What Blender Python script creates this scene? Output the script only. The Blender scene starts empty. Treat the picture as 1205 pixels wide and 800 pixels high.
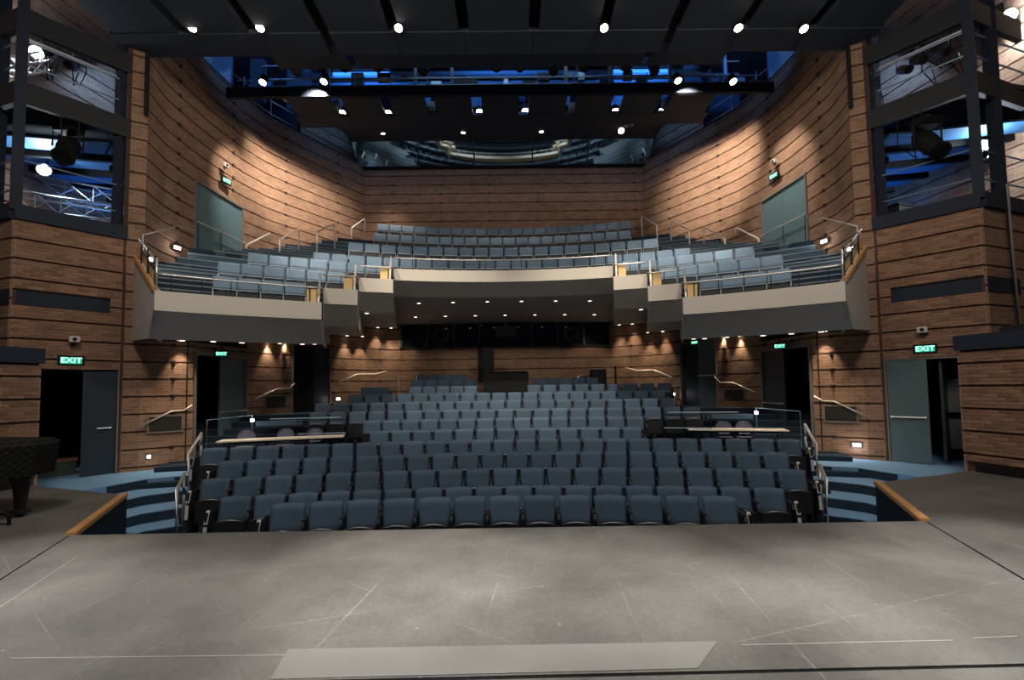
import bpy, bmesh, math, random
from mathutils import Vector, Matrix
from math import sin, cos, pi, radians, atan2, hypot
random.seed(7)
SC = bpy.context.scene
COL = SC.collection

# ------------------------------------------------------------------ camera, world, exposure
cam_d = bpy.data.cameras.new('camera'); cam = bpy.data.objects.new('camera', cam_d); COL.objects.link(cam)
cam_d.sensor_width = 36.0; cam_d.sensor_fit = 'HORIZONTAL'
cam_d.lens = 36.0 * 520.0 / 1205.0
cam_d.shift_y = 30.0 / 1205.0; cam_d.clip_start = 0.05; cam_d.clip_end = 200
t_, rl, yw = radians(2.83), radians(-0.83), radians(0.35)
fwd = Vector((sin(yw)*cos(t_), cos(yw)*cos(t_), sin(t_))); rgt = Vector((cos(yw), -sin(yw), 0)); upv = rgt.cross(fwd)
r2 = rgt*cos(rl) + upv*sin(rl); u2 = -rgt*sin(rl) + upv*cos(rl)
cam.matrix_world = Matrix(((r2.x, u2.x, -fwd.x, 0.13), (r2.y, u2.y, -fwd.y, 0.0), (r2.z, u2.z, -fwd.z, 1.62), (0, 0, 0, 1)))
SC.camera = cam
world = bpy.data.worlds.new('world'); SC.world = world; world.use_nodes = True
world.node_tree.nodes['Background'].inputs[0].default_value = (0.010, 0.013, 0.020, 1)
world.node_tree.nodes['Background'].inputs[1].default_value = 0.6
SC.view_settings.view_transform = 'Standard'; SC.view_settings.look = 'None'
SC.view_settings.gamma = 1.0; SC.view_settings.use_curve_mapping = False
SC.view_settings.exposure = 1.2
try:
    SC.cycles.max_bounces = 7; SC.cycles.diffuse_bounces = 3; SC.cycles.glossy_bounces = 3
    SC.cycles.sample_clamp_indirect = 4.0
except Exception: pass

WARM = (1.0, 0.80, 0.58); HALO = (1.0, 0.86, 0.70); COOL = (0.78, 0.90, 1.0); BLUE = (0.12, 0.35, 1.0)
def aim(o, tgt):
    d = Vector(tgt) - o.location; o.rotation_euler = d.to_track_quat('-Z', 'Y').to_euler()
def lamp(kind, loc, tgt, power, color, size=0.1, angle=60, blend=0.6, name='lamp_light', sy=None):
    d = bpy.data.lights.new(name, kind); d.energy = power; d.color = color
    if kind == 'SPOT': d.spot_size = radians(angle); d.spot_blend = blend; d.shadow_soft_size = size
    elif kind == 'AREA':
        d.size = size
        if sy: d.shape = 'RECTANGLE'; d.size_y = sy
    else: d.shadow_soft_size = size
    o = bpy.data.objects.new(name, d); COL.objects.link(o); o.location = loc
    if kind != 'POINT': aim(o, tgt)
    return o
# added unseen soft fill over stage and hall, then the stage pool spots
lamp('AREA', (0, 1.6, 9.4), (0, 3.6, 0), 95, (1, .97, .92), 7.0, sy=1.2, name='stage_fill_light')
lamp('AREA', (-4.5, 3.0, 9.0), (-3, 12, 3), 120, HALO, 1.5, name='hall_fill_light')
lamp('AREA', (4.5, 3.0, 9.0), (3, 12, 3), 120, HALO, 1.5, name='hall_fill_light')
for (x, y, p) in [(-4.6, 3.9, 50), (-3.0, 3.35, 45), (-0.9, 4.1, 70), (0.9, 3.9, 52), (3.1, 3.3, 65), (4.8, 4.1, 48), (-0.6, 2.6, 50), (1.9, 2.9, 38)]:
    lamp('SPOT', (x*0.95, y-0.9, 8.6), (x, y, 0), p*29, (1, .97, .92), 0.15, 21, 1.0, name='stage_spot_light')

# ------------------------------------------------------------------ materials
MATS = {}
def mat(name, col, rough=0.6, metal=0.0, emit=None, estr=0.0, noise=0.0, nscale=8.0, bump=0.0, spec=0.5, island=0.0, objrand=0.0):
    if name in MATS: return MATS[name]
    m = bpy.data.materials.new(name); m.use_nodes = True; nt = m.node_tree; b = nt.nodes['Principled BSDF']
    b.inputs['Base Color'].default_value = (*col, 1); b.inputs['Roughness'].default_value = rough
    b.inputs['Metallic'].default_value = metal; b.inputs['Specular IOR Level'].default_value = spec
    if emit: b.inputs['Emission Color'].default_value = (*emit, 1); b.inputs['Emission Strength'].default_value = estr
    N = nt.nodes.new; L = nt.links.new
    src = None
    if noise > 0 or bump > 0:
        tc = N('ShaderNodeTexCoord'); no = N('ShaderNodeTexNoise'); no.inputs['Scale'].default_value = nscale; no.inputs['Detail'].default_value = 4
        L(tc.outputs['Object'], no.inputs['Vector']); src = no
        if noise > 0:
            mr = N('ShaderNodeMapRange'); mr.inputs['To Min'].default_value = 1-noise; mr.inputs['To Max'].default_value = 1+noise
            L(no.outputs['Fac'], mr.inputs['Value'])
            mx = N('ShaderNodeMix'); mx.data_type = 'RGBA'; mx.blend_type = 'MULTIPLY'; mx.inputs['Factor'].default_value = 1
            mx.inputs[6].default_value = (*col, 1); L(mr.outputs['Result'], mx.inputs[7]); L(mx.outputs[2], b.inputs['Base Color'])
            last = mx.outputs[2]
        if bump > 0:
            bp = N('ShaderNodeBump'); bp.inputs['Strength'].default_value = bump; bp.inputs['Distance'].default_value = 0.01
            L(no.outputs['Fac'], bp.inputs['Height']); L(bp.outputs['Normal'], b.inputs['Normal'])
    if objrand or island:
        if island: g = N('ShaderNodeNewGeometry'); out = g.outputs['Random Per Island']; amt = island
        else: g = N('ShaderNodeObjectInfo'); out = g.outputs['Random']; amt = objrand
        mr = N('ShaderNodeMapRange'); mr.inputs['To Min'].default_value = 1-amt; mr.inputs['To Max'].default_value = 1+amt; L(out, mr.inputs['Value'])
        mx2 = N('ShaderNodeMix'); mx2.data_type = 'RGBA'; mx2.blend_type = 'MULTIPLY'; mx2.inputs['Factor'].default_value = 1
        if noise > 0: L(last, mx2.inputs[6])
        else: mx2.inputs[6].default_value = (*col, 1)
        L(mr.outputs['Result'], mx2.inputs[7]); L(mx2.outputs[2], b.inputs['Base Color'])
    MATS[name] = m; return m

BR_A, BR_B, BR_M = (0.300, 0.180, 0.120), (0.200, 0.112, 0.072), (0.35, 0.25, 0.18)
def brick_mat():
    m = bpy.data.materials.new('brickwork'); m.use_nodes = True; nt = m.node_tree; b = nt.nodes['Principled BSDF']; N = nt.nodes.new; L = nt.links.new
    uv = N('ShaderNodeUVMap'); br = N('ShaderNodeTexBrick'); L(uv.outputs['UV'], br.inputs['Vector'])
    br.inputs['Scale'].default_value = 1; br.inputs['Brick Width'].default_value = 0.203; br.inputs['Row Height'].default_value = 0.0677
    br.inputs['Mortar Size'].default_value = 0.005; br.inputs['Mortar Smooth'].default_value = 0.1; br.inputs['Bias'].default_value = -0.1
    br.inputs['Color1'].default_value = (*BR_A, 1); br.inputs['Color2'].default_value = (*BR_B, 1); br.inputs['Mortar'].default_value = (*BR_M, 1)
    no = N('ShaderNodeTexNoise'); no.inputs['Scale'].default_value = 2.2; no.inputs['Detail'].default_value = 6; L(uv.outputs['UV'], no.inputs['Vector'])
    mr = N('ShaderNodeMapRange'); mr.inputs['To Min'].default_value = 0.72; mr.inputs['To Max'].default_value = 1.28; L(no.outputs['Fac'], mr.inputs['Value'])
    mx = N('ShaderNodeMix'); mx.data_type = 'RGBA'; mx.blend_type = 'MULTIPLY'; mx.inputs['Factor'].default_value = 1
    L(br.outputs['Color'], mx.inputs[6]); L(mr.outputs['Result'], mx.inputs[7]); L(mx.outputs[2], b.inputs['Base Color'])
    bp = N('ShaderNodeBump'); bp.inputs['Strength'].default_value = 0.5; bp.inputs['Distance'].default_value = 0.006; bp.invert = True
    L(br.outputs['Fac'], bp.inputs['Height']); L(bp.outputs['Normal'], b.inputs['Normal'])
    b.inputs['Roughness'].default_value = 0.85; b.inputs['Specular IOR Level'].default_value = 0.25
    MATS['brickwork'] = m; return m
BRICK = brick_mat()
GROOVE = mat('groove_shadow_brick', (0.085, 0.045, 0.03), 0.95)
MORTAR = mat('mortar_bed', (0.32, 0.215, 0.15), 0.95, noise=0.15)
BRK = mat('brick_face', (0.250, 0.140, 0.092), 0.85, noise=0.2, nscale=14, objrand=0.28, spec=0.25)
BRK_I = mat('brick_face_joined', (0.250, 0.140, 0.092), 0.85, noise=0.2, nscale=14, island=0.28, spec=0.25)
NAVY = mat('navy_steel', (0.009, 0.017, 0.036), 0.8, 0.0, noise=0.1)
BLACKM = mat('black_paint', (0.005, 0.0055, 0.006), 0.65, spec=0.3)
BLACKG = mat('black_gloss', (0.006, 0.006, 0.007), 0.25)
STEEL = mat('dark_steel', (0.009, 0.012, 0.017), 0.75, 0.0)
CHROME = mat('brushed_rail', (0.78, 0.76, 0.73), 0.38, 0.85)
SILVER = mat('aluminium', (0.50, 0.52, 0.54), 0.35, 0.9)
GREY = mat('grey_plaster', (0.62, 0.585, 0.54), 0.75, noise=0.05, nscale=2)
FASCIA = mat('cream_fascia', (0.62, 0.585, 0.52), 0.6, noise=0.04, nscale=2)
CLOUD = mat('ceiling_cloud_charcoal', (0.036, 0.052, 0.080), 0.8, noise=0.1, nscale=1.5)
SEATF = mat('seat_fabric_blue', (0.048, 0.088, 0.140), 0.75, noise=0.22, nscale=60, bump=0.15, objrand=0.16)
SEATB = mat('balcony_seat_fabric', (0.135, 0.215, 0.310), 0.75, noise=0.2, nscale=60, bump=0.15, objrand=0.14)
SEATD = mat('seat_dark_shell', (0.016, 0.019, 0.024), 0.55)
SEATR = mat('seat_pale_edge', (0.22, 0.24, 0.26), 0.35, 0.5)
SEATM = mat('seat_metal_frame', (0.36, 0.42, 0.47), 0.4, 0.6)
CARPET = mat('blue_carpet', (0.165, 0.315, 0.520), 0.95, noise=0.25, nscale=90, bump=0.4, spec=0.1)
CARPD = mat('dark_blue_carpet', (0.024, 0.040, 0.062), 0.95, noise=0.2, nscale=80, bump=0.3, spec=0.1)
OAK = mat('oak_edge', (0.56, 0.29, 0.11), 0.4, noise=0.15, nscale=20)
BIRCH = mat('birch_panel', (0.72, 0.50, 0.22), 0.4, noise=0.1, nscale=10)
DOORB = mat('door_blue_grey', (0.085, 0.135, 0.155), 0.5, noise=0.06, nscale=3)
DOORT = mat('door_teal', (0.115, 0.200, 0.235), 0.5, noise=0.06, nscale=3)
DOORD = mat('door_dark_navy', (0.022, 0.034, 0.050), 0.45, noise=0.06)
FRAMEM = mat('door_frame_grey', (0.17, 0.165, 0.155), 0.5)
WHITE = mat('white_laminate', (0.78, 0.72, 0.62), 0.4)
PLASTW = mat('white_plastic', (0.55, 0.53, 0.50), 0.5)
PURPLE = mat('lilac_chair_shell', (0.13, 0.125, 0.20), 0.55)
QUILT = mat('quilted_black_cover', (0.010, 0.011, 0.011), 0.75, noise=0.2, nscale=30, spec=.25)
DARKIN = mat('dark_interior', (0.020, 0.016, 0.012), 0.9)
GREYP = mat('grey_panel', (0.10, 0.12, 0.125), 0.6)
BRONZE = mat('bronze_fixture', (0.075, 0.045, 0.028), 0.4, 0.5)
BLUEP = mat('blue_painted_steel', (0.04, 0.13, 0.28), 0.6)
LAMPW = mat('lamp_face_warm', (1, 1, 1), 0.5, emit=(1.0, 0.86, 0.66), estr=22)
LAMPC = mat('lamp_face_cool', (1, 1, 1), 0.5, emit=(0.75, 0.92, 1.0), estr=40)
LAMPL = mat('downlight_lens', (1, 1, 1), 0.5, emit=(1.0, 0.78, 0.60), estr=1.6)
LAMPS = mat('step_light_lens', (1, 1, 1), 0.5, emit=(1.0, 0.93, 0.88), estr=6.0)
GREEN = mat('exit_green_letter', (0.3, 0.8, 0.6), 0.5, emit=(0.36, 0.95, 0.66), estr=.9)
GREENP = mat('exit_pale_plate', (0.02, 0.22, 0.14), 0.4, emit=(0.01, 0.30, 0.17), estr=0.55)
RED = mat('exit_red', (0.8, 0.1, 0.1), 0.5, emit=(1.0, 0.10, 0.12), estr=1.6)
VENT = mat('vent_grille_grey', (0.055, 0.050, 0.042), 0.5, 0.3)
VENTF = mat('vent_frame', (0.26, 0.22, 0.17), 0.45, 0.3)

def stage_mat():
    m = bpy.data.materials.new('stage_floor_paint'); m.use_nodes = True; nt = m.node_tree; b = nt.nodes['Principled BSDF']; N = nt.nodes.new; L = nt.links.new
    tc = N('ShaderNodeTexCoord')
    n1 = N('ShaderNodeTexNoise'); n1.inputs['Scale'].default_value = 1.3; n1.inputs['Detail'].default_value = 8; n1.inputs['Roughness'].default_value = 0.65
    L(tc.outputs['Object'], n1.inputs['Vector'])
    cr = N('ShaderNodeValToRGB'); cr.color_ramp.elements[0].position = 0.3; cr.color_ramp.elements[0].color = (0.098, 0.093, 0.088, 1)
    cr.color_ramp.elements[1].position = 0.75; cr.color_ramp.elements[1].color = (0.175, 0.168, 0.158, 1); L(n1.outputs['Fac'], cr.inputs['Fac'])
    col = cr.outputs['Color']
    # scratches: thin bent lines along several directions
    for k, (rot, sc, thr, strength) in enumerate([(0.12, 0.9, 0.99955, 0.45), (-0.95, 1.1, 0.9996, 0.3), (1.3, 0.8, 0.9996, 0.35), (0.02, 1.3, 0.9997, 0.4)]):
        mp = N('ShaderNodeMapping'); mp.inputs['Rotation'].default_value = (0, 0, rot); mp.inputs['Location'].default_value = (k*3.7, k*1.9, 0); L(tc.outputs['Object'], mp.inputs['Vector'])
        wv = N('ShaderNodeTexWave'); wv.wave_type = 'BANDS'; wv.inputs['Scale'].default_value = sc*0.35; wv.inputs['Distortion'].default_value = 1.6; wv.inputs['Detail'].default_value = 1.0; wv.inputs['Detail Scale'].default_value = 0.4
        L(mp.outputs['Vector'], wv.inputs['Vector'])
        g = N('ShaderNodeMapRange'); g.inputs['From Min'].default_value = thr; g.inputs['From Max'].default_value = min(1.0, thr+0.0004); L(wv.outputs['Fac'], g.inputs['Value'])
        nn = N('ShaderNodeTexNoise'); nn.inputs['Scale'].default_value = 1.1 + k*0.4; nn.inputs['Detail'].default_value = 3; L(mp.outputs['Vector'], nn.inputs['Vector'])
        g2 = N('ShaderNodeMapRange'); g2.inputs['From Min'].default_value = 0.5; g2.inputs['From Max'].default_value = 0.62; L(nn.outputs['Fac'], g2.inputs['Value'])
        mu = N('ShaderNodeMath'); mu.operation = 'MULTIPLY'; L(g.outputs['Result'], mu.inputs[0]); L(g2.outputs['Result'], mu.inputs[1])
        mu2 = N('ShaderNodeMath'); mu2.operation = 'MULTIPLY'; L(mu.outputs[0], mu2.inputs[0]); mu2.inputs[1].default_value = strength
        mx = N('ShaderNodeMix'); mx.data_type = 'RGBA'; L(mu2.outputs[0], mx.inputs['Factor']); L(col, mx.inputs[6]); mx.inputs[7].default_value = (0.34, 0.33, 0.31, 1)
        col = mx.outputs[2]
    # small chips
    vo = N('ShaderNodeTexVoronoi'); vo.inputs['Scale'].default_value = 3.0; L(tc.outputs['Object'], vo.inputs['Vector'])
    g = N('ShaderNodeMapRange'); g.inputs['From Min'].default_value = 0.035; g.inputs['From Max'].default_value = 0.02; L(vo.outputs['Distance'], g.inputs['Value'])
    mx = N('ShaderNodeMix'); mx.data_type = 'RGBA'; L(g.outputs['Result'], mx.inputs['Factor']); L(col, mx.inputs[6]); mx.inputs[7].default_value = (0.27, 0.26, 0.24, 1)
    n3 = N('ShaderNodeTexNoise'); n3.inputs['Scale'].default_value = 26; n3.inputs['Detail'].default_value = 6; n3.inputs['Roughness'].default_value = .7; L(tc.outputs['Object'], n3.inputs['Vector'])
    g3 = N('ShaderNodeMapRange'); g3.inputs['From Min'].default_value = .35; g3.inputs['From Max'].default_value = .7; g3.inputs['To Min'].default_value = .86; g3.inputs['To Max'].default_value = 1.16; L(n3.outputs['Fac'], g3.inputs['Value'])
    m3 = N('ShaderNodeMix'); m3.data_type = 'RGBA'; m3.blend_type = 'MULTIPLY'; m3.inputs['Factor'].default_value = 1; L(mx.outputs[2], m3.inputs[6]); L(g3.outputs['Result'], m3.inputs[7]); mx = m3
    # scuff haze
    L(mx.outputs[2], b.inputs['Base Color'])
    mr = N('ShaderNodeMapRange'); mr.inputs['To Min'].default_value = 0.42; mr.inputs['To Max'].default_value = 0.66; L(n1.outputs['Fac'], mr.inputs['Value']); L(mr.outputs['Result'], b.inputs['Roughness'])
    b.inputs['Specular IOR Level'].default_value = 0.3
    MATS['stage'] = m; return m
STAGE = stage_mat()
def stage_light_mat():
    return mat('stage_new_board', (0.205, 0.20, 0.19), 0.55, noise=0.12, nscale=3)

def glass_mat():
    m = bpy.data.materials.new('tinted_mirror_glass'); m.use_nodes = True; b = m.node_tree.nodes['Principled BSDF']
    b.inputs['Metallic'].default_value = 1.0
    b.inputs['Base Color'].default_value = (0.46, 0.62, 0.78, 1); b.inputs['Roughness'].default_value = 0.04
    b.inputs['Specular IOR Level'].default_value = 1.0; b.inputs['IOR'].default_value = 2.3
    b.inputs['Specular Tint'].default_value = (0.75, 0.9, 1.0, 1)
    return m
GLASS = glass_mat()
def glass2():
    m = bpy.data.materials.new('booth_glass'); m.use_nodes = True; b = m.node_tree.nodes['Principled BSDF']
    b.inputs['Base Color'].default_value = (0.006, 0.008, 0.010, 1); b.inputs['Roughness'].default_value = 0.04
    return m
GLASSB = glass2()

# ------------------------------------------------------------------ mesh helpers
class MB:
    def __init__(s): s.v = []; s.f = []; s.uv = None
    def quad(s, a, b, c, d):
        n = len(s.v); s.v += [tuple(a), tuple(b), tuple(c), tuple(d)]; s.f.append((n, n+1, n+2, n+3)); return s
    def box(s, c, d, rz=0.0, M=None):
        n = len(s.v); hx, hy, hz = d[0]/2, d[1]/2, d[2]/2
        for z in (-hz, hz):
            for (x, y) in ((-hx, -hy), (hx, -hy), (hx, hy), (-hx, hy)):
                p = Vector((x, y, z))
                if M: p = M @ p
                elif rz: p = Vector((x*cos(rz)-y*sin(rz), x*sin(rz)+y*cos(rz), z))
                s.v.append((p.x+c[0], p.y+c[1], p.z+c[2]))
        s.f += [(n, n+3, n+2, n+1), (n+4, n+5, n+6, n+7), (n, n+1, n+5, n+4), (n+1, n+2, n+6, n+5), (n+2, n+3, n+7, n+6), (n+3, n, n+4, n+7)]
        return s
    def beam(s, a, b, w, h=None, upv=(0, 0, 1)):
        a = Vector(a); b = Vector(b); d = b-a; L = d.length
        if L < 1e-6: return s
        d.normalize(); u = Vector(upv)
        if abs(d.dot(u)) > 0.98: u = Vector((0, 1, 0))
        x = d.cross(u).normalized(); z = x.cross(d).normalized()
        h = h or w
        M = Matrix((x, d, z)).transposed()
        return s.box((a+b)/2, (w, L, h), M=M)
    def prism(s, poly, z0, z1):
        n = len(s.v); k = len(poly)
        ar = sum(poly[i][0]*poly[(i+1) % k][1]-poly[(i+1) % k][0]*poly[i][1] for i in range(k))
        if ar < 0: poly = poly[::-1]
        s.v += [(p[0], p[1], z0) for p in poly] + [(p[0], p[1], z1) for p in poly]
        s.f.append(tuple(range(n+k-1, n-1, -1))); s.f.append(tuple(range(n+k, n+2*k)))
        for i in range(k): j = (i+1) % k; s.f.append((n+i, n+j, n+k+j, n+k+i))
        return s
    def tube(s, pts, r, seg=8, cap=True):
        pts = [Vector(p) for p in pts]; rings = []
        for i, p in enumerate(pts):
            if i == 0: d = pts[1]-p
            elif i == len(pts)-1: d = p-pts[i-1]
            else: d = (pts[i+1]-p).normalized()+(p-pts[i-1]).normalized()
            d.normalize(); u = Vector((0, 0, 1)) if abs(d.z) < 0.9 else Vector((0, 1, 0))
            x = d.cross(u).normalized(); y = x.cross(d)
            rr = r[i] if isinstance(r, (list, tuple)) else r
            n = len(s.v); rings.append(n)
            for k in range(seg):
                a = 2*pi*k/seg; q = p + x*(rr*cos(a)) + y*(rr*sin(a)); s.v.append(tuple(q))
        for a, b in zip(rings[:-1], rings[1:]):
            for k in range(seg): j = (k+1) % seg; s.f.append((a+k, b+k, b+j, a+j))
        if cap:
            s.f.append(tuple(rings[0]+k for k in range(seg))); s.f.append(tuple(rings[-1]+k for k in range(seg-1, -1, -1)))
        return s
    def grid(s, fn, nu, nv):
        n = len(s.v)
        for i in range(nu+1):
            for j in range(nv+1): s.v.append(tuple(fn(i/nu, j/nv)))
        for i in range(nu):
            for j in range(nv):
                a = n+i*(nv+1)+j; s.f.append((a, a+nv+1, a+nv+2, a+1))
        return s
    def mesh(s, name, m, smooth=False):
        me = bpy.data.meshes.new(name); me.from_pydata(s.v, [], s.f); me.materials.append(m)
        if smooth: me.polygons.foreach_set('use_smooth', [True]*len(me.polygons))
        me.update(); return me
    def obj(s, name, m, parent=None, bevel=0.0, smooth=False, **kw):
        me = s.mesh(name, m, smooth)
        if bevel > 0:
            bm = bmesh.new(); bm.from_mesh(me); bmesh.ops.bevel(bm, geom=bm.edges[:], offset=bevel, segments=2, affect='EDGES', clamp_overlap=True); bm.to_mesh(me); bm.free()
        return link(name, me, parent, **kw)
def link(name, me, parent=None, **kw):
    o = bpy.data.objects.new(name, me); COL.objects.link(o)
    if parent: o.parent = parent
    for k, v in kw.items(): o[k] = v
    return o
def thing(name, label, cat, loc=(0, 0, 0), rz=0.0, group=None):
    o = bpy.data.objects.new(name, None); COL.objects.link(o); o.location = loc; o.rotation_euler = (0, 0, rz)
    o.empty_display_size = 0.1; o['label'] = label; o['category'] = cat
    if group: o['group'] = group
    return o
def tag(o, label, cat, group=None):
    o['label'] = label; o['category'] = cat
    if group: o['group'] = group
    return o
def rep(t, loc, rz=None, label=None):
    r = t.copy(); COL.objects.link(r); r.location = loc
    if rz is not None: r.rotation_euler = (0, 0, rz)
    if label: r['label'] = label
    def rec(src, dst):
        for ch in kids.get(src.name, ()):
            c = ch.copy(); COL.objects.link(c); c.parent = dst; rec(ch, c)
    rec(t, r); return r
kids = {}
def remember(t):
    for c in t.children_recursive: kids.setdefault(c.parent.name, []).append(c)
ORD = ['', 'first', 'second', 'third', 'fourth', 'fifth', 'sixth', 'seventh', 'eighth', 'ninth', 'tenth', 'eleventh', 'twelfth', 'thirteenth']
def place_word(i, n):           # i from 0
    if i == 0: return 'leftmost'
    if i == n-1: return 'rightmost'
    if n % 2 and i == n//2: return 'middle'
    return (ORD[i+1]+' from the left') if i < n/2 else (ORD[n-i]+' from the right')

# ------------------------------------------------------------------ banded brick walls
G = 0.406
def along(pts):
    S = [0.0]
    for a, b in zip(pts[:-1], pts[1:]): S.append(S[-1]+hypot(b[0]-a[0], b[1]-a[1]))
    return S
def band_wall(name, pts, z0, z1, inward, holes=(), phase=0.0, studs=0.0, ztop=None, part=None, label=None):
    """pts: plan polyline; inward: +1 if hall is to the left of travel, -1 if to the right."""
    S = along(pts)
    nor = []
    for i in range(len(pts)):
        nn = Vector((0, 0))
        for j in (i-1, i):
            if 0 <= j < len(pts)-1:
                d = Vector((pts[j+1][0]-pts[j][0], pts[j+1][1]-pts[j][1])).normalized(); nn += Vector((-d.y, d.x))*inward
        nor.append(nn.normalized())
    def at(s, off):
        s = max(0, min(S[-1], s))
        for j in range(len(pts)-1):
            if s <= S[j+1]+1e-9: break
        k = (s-S[j])/(S[j+1]-S[j]); p = Vector(pts[j]).lerp(Vector(pts[j+1]), k); n = nor[j].lerp(nor[j+1], k)
        return p + n*off
    sb = sorted(set([round(x, 4) for x in S] + [round(min(max(h[i], 0), S[-1]), 4) for h in holes for i in (0, 1)]))
    def runs(za, zb):
        out = []; cur = None
        for a, b in zip(sb[:-1], sb[1:]):
            m = (a+b)/2; hole = any(h[0] < m < h[1] and za < h[3]-1e-4 and zb > h[2]+1e-4 for h in holes)
            if hole: cur = None
            elif cur is None: cur = [a, b]; out.append(cur)
            else: cur.append(b)
        return out
    zb_all = sorted(set([z0, z1] + [h[i] for h in holes for i in (2, 3) if z0 < h[i] < z1]))
    back = MB()
    for za, zb in zip(zb_all[:-1], zb_all[1:]):
        for r in runs(za, zb):
            for a, b in zip(r[:-1], r[1:]):
                p, q = at(a, 0), at(b, 0); p2, q2 = at(a, -0.18), at(b, -0.18)
                back.quad((p.x, p.y, za), (q.x, q.y, za), (q.x, q.y, zb), (p.x, p.y, zb))
                back.quad((p2.x, p2.y, za), (q2.x, q2.y, za), (q2.x, q2.y, zb), (p2.x, p2.y, zb))
            for s_ in (r[0], r[-1]):
                p, p2 = at(s_, 0), at(s_, -0.18); back.quad((p.x, p.y, za), (p2.x, p2.y, za), (p2.x, p2.y, zb), (p.x, p.y, zb))
    root = back.obj(name, GROOVE)
    if part is not None: root.parent = part
    else: root['kind'] = 'structure'
    if label: root['label'] = label
    k = math.floor((z0-phase)/G)
    TH, GR = 0.04, 0.018
    while phase + k*G < z1:
        b0, b1 = max(z0, phase+k*G+GR), min(z1, phase+(k+1)*G-GR); k += 1
        if b1-b0 < 0.03: continue
        cuts = [b0] + [z for z in zb_all if b0+0.01 < z < b1-0.01] + [b1]
        for za, zb in zip(cuts[:-1], cuts[1:]):
            for r in runs(za, zb):
                me = MB(); uvs = []
                def q(ps, us): me.quad(*ps); uvs.extend(us)
                for a, b in zip(r[:-1], r[1:]):
                    p, w_ = at(a, TH), at(b, TH); p0, w0 = at(a, 0), at(b, 0)
                    q([(p.x, p.y, za), (w_.x, w_.y, za), (w_.x, w_.y, zb), (p.x, p.y, zb)], [(a, za-phase), (b, za-phase), (b, zb-phase), (a, zb-phase)])
                    q([(p0.x, p0.y, za), (w0.x, w0.y, za), (w_.x, w_.y, za), (p.x, p.y, za)], [(a, za-phase), (b, za-phase), (b, za-phase+.04), (a, za-phase+.04)])
                    q([(p.x, p.y, zb), (w_.x, w_.y, zb), (w0.x, w0.y, zb), (p0.x, p0.y, zb)], [(a, zb-phase-.04), (b, zb-phase-.04), (b, zb-phase), (a, zb-phase)])
                for s_ in (r[0], r[-1]):
                    p, p0 = at(s_, TH), at(s_, 0)
                    q([(p0.x, p0.y, za), (p.x, p.y, za), (p.x, p.y, zb), (p0.x, p0.y, zb)], [(s_, za-phase), (s_+.04, za-phase), (s_+.04, zb-phase), (s_, zb-phase)])
                mesh = me.mesh('brick_band', BRICK); ul = mesh.uv_layers.new(name='UVMap')
                ul.data.foreach_set('uv', [c for u in uvs for c in u])
                link('brick_band', mesh, root)
    if studs:
        sm = MB(); k = math.ceil((z0-phase)/G)
        while phase+k*G < z1:
            z = phase+k*G; k += 1; s_ = studs*0.6
            while s_ < S[-1]:
                if not any(h[0]-.1 < s_ < h[1]+.1 and h[2] < z < h[3] for h in holes):
                    p = at(s_, 0.035); sm.box((p.x, p.y, z), (0.10, 0.06, 0.07))
                s_ += studs
        o = sm.obj('groove_bracket', SEATD, root); o['kind'] = 'stuff'
    return root, at

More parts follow.
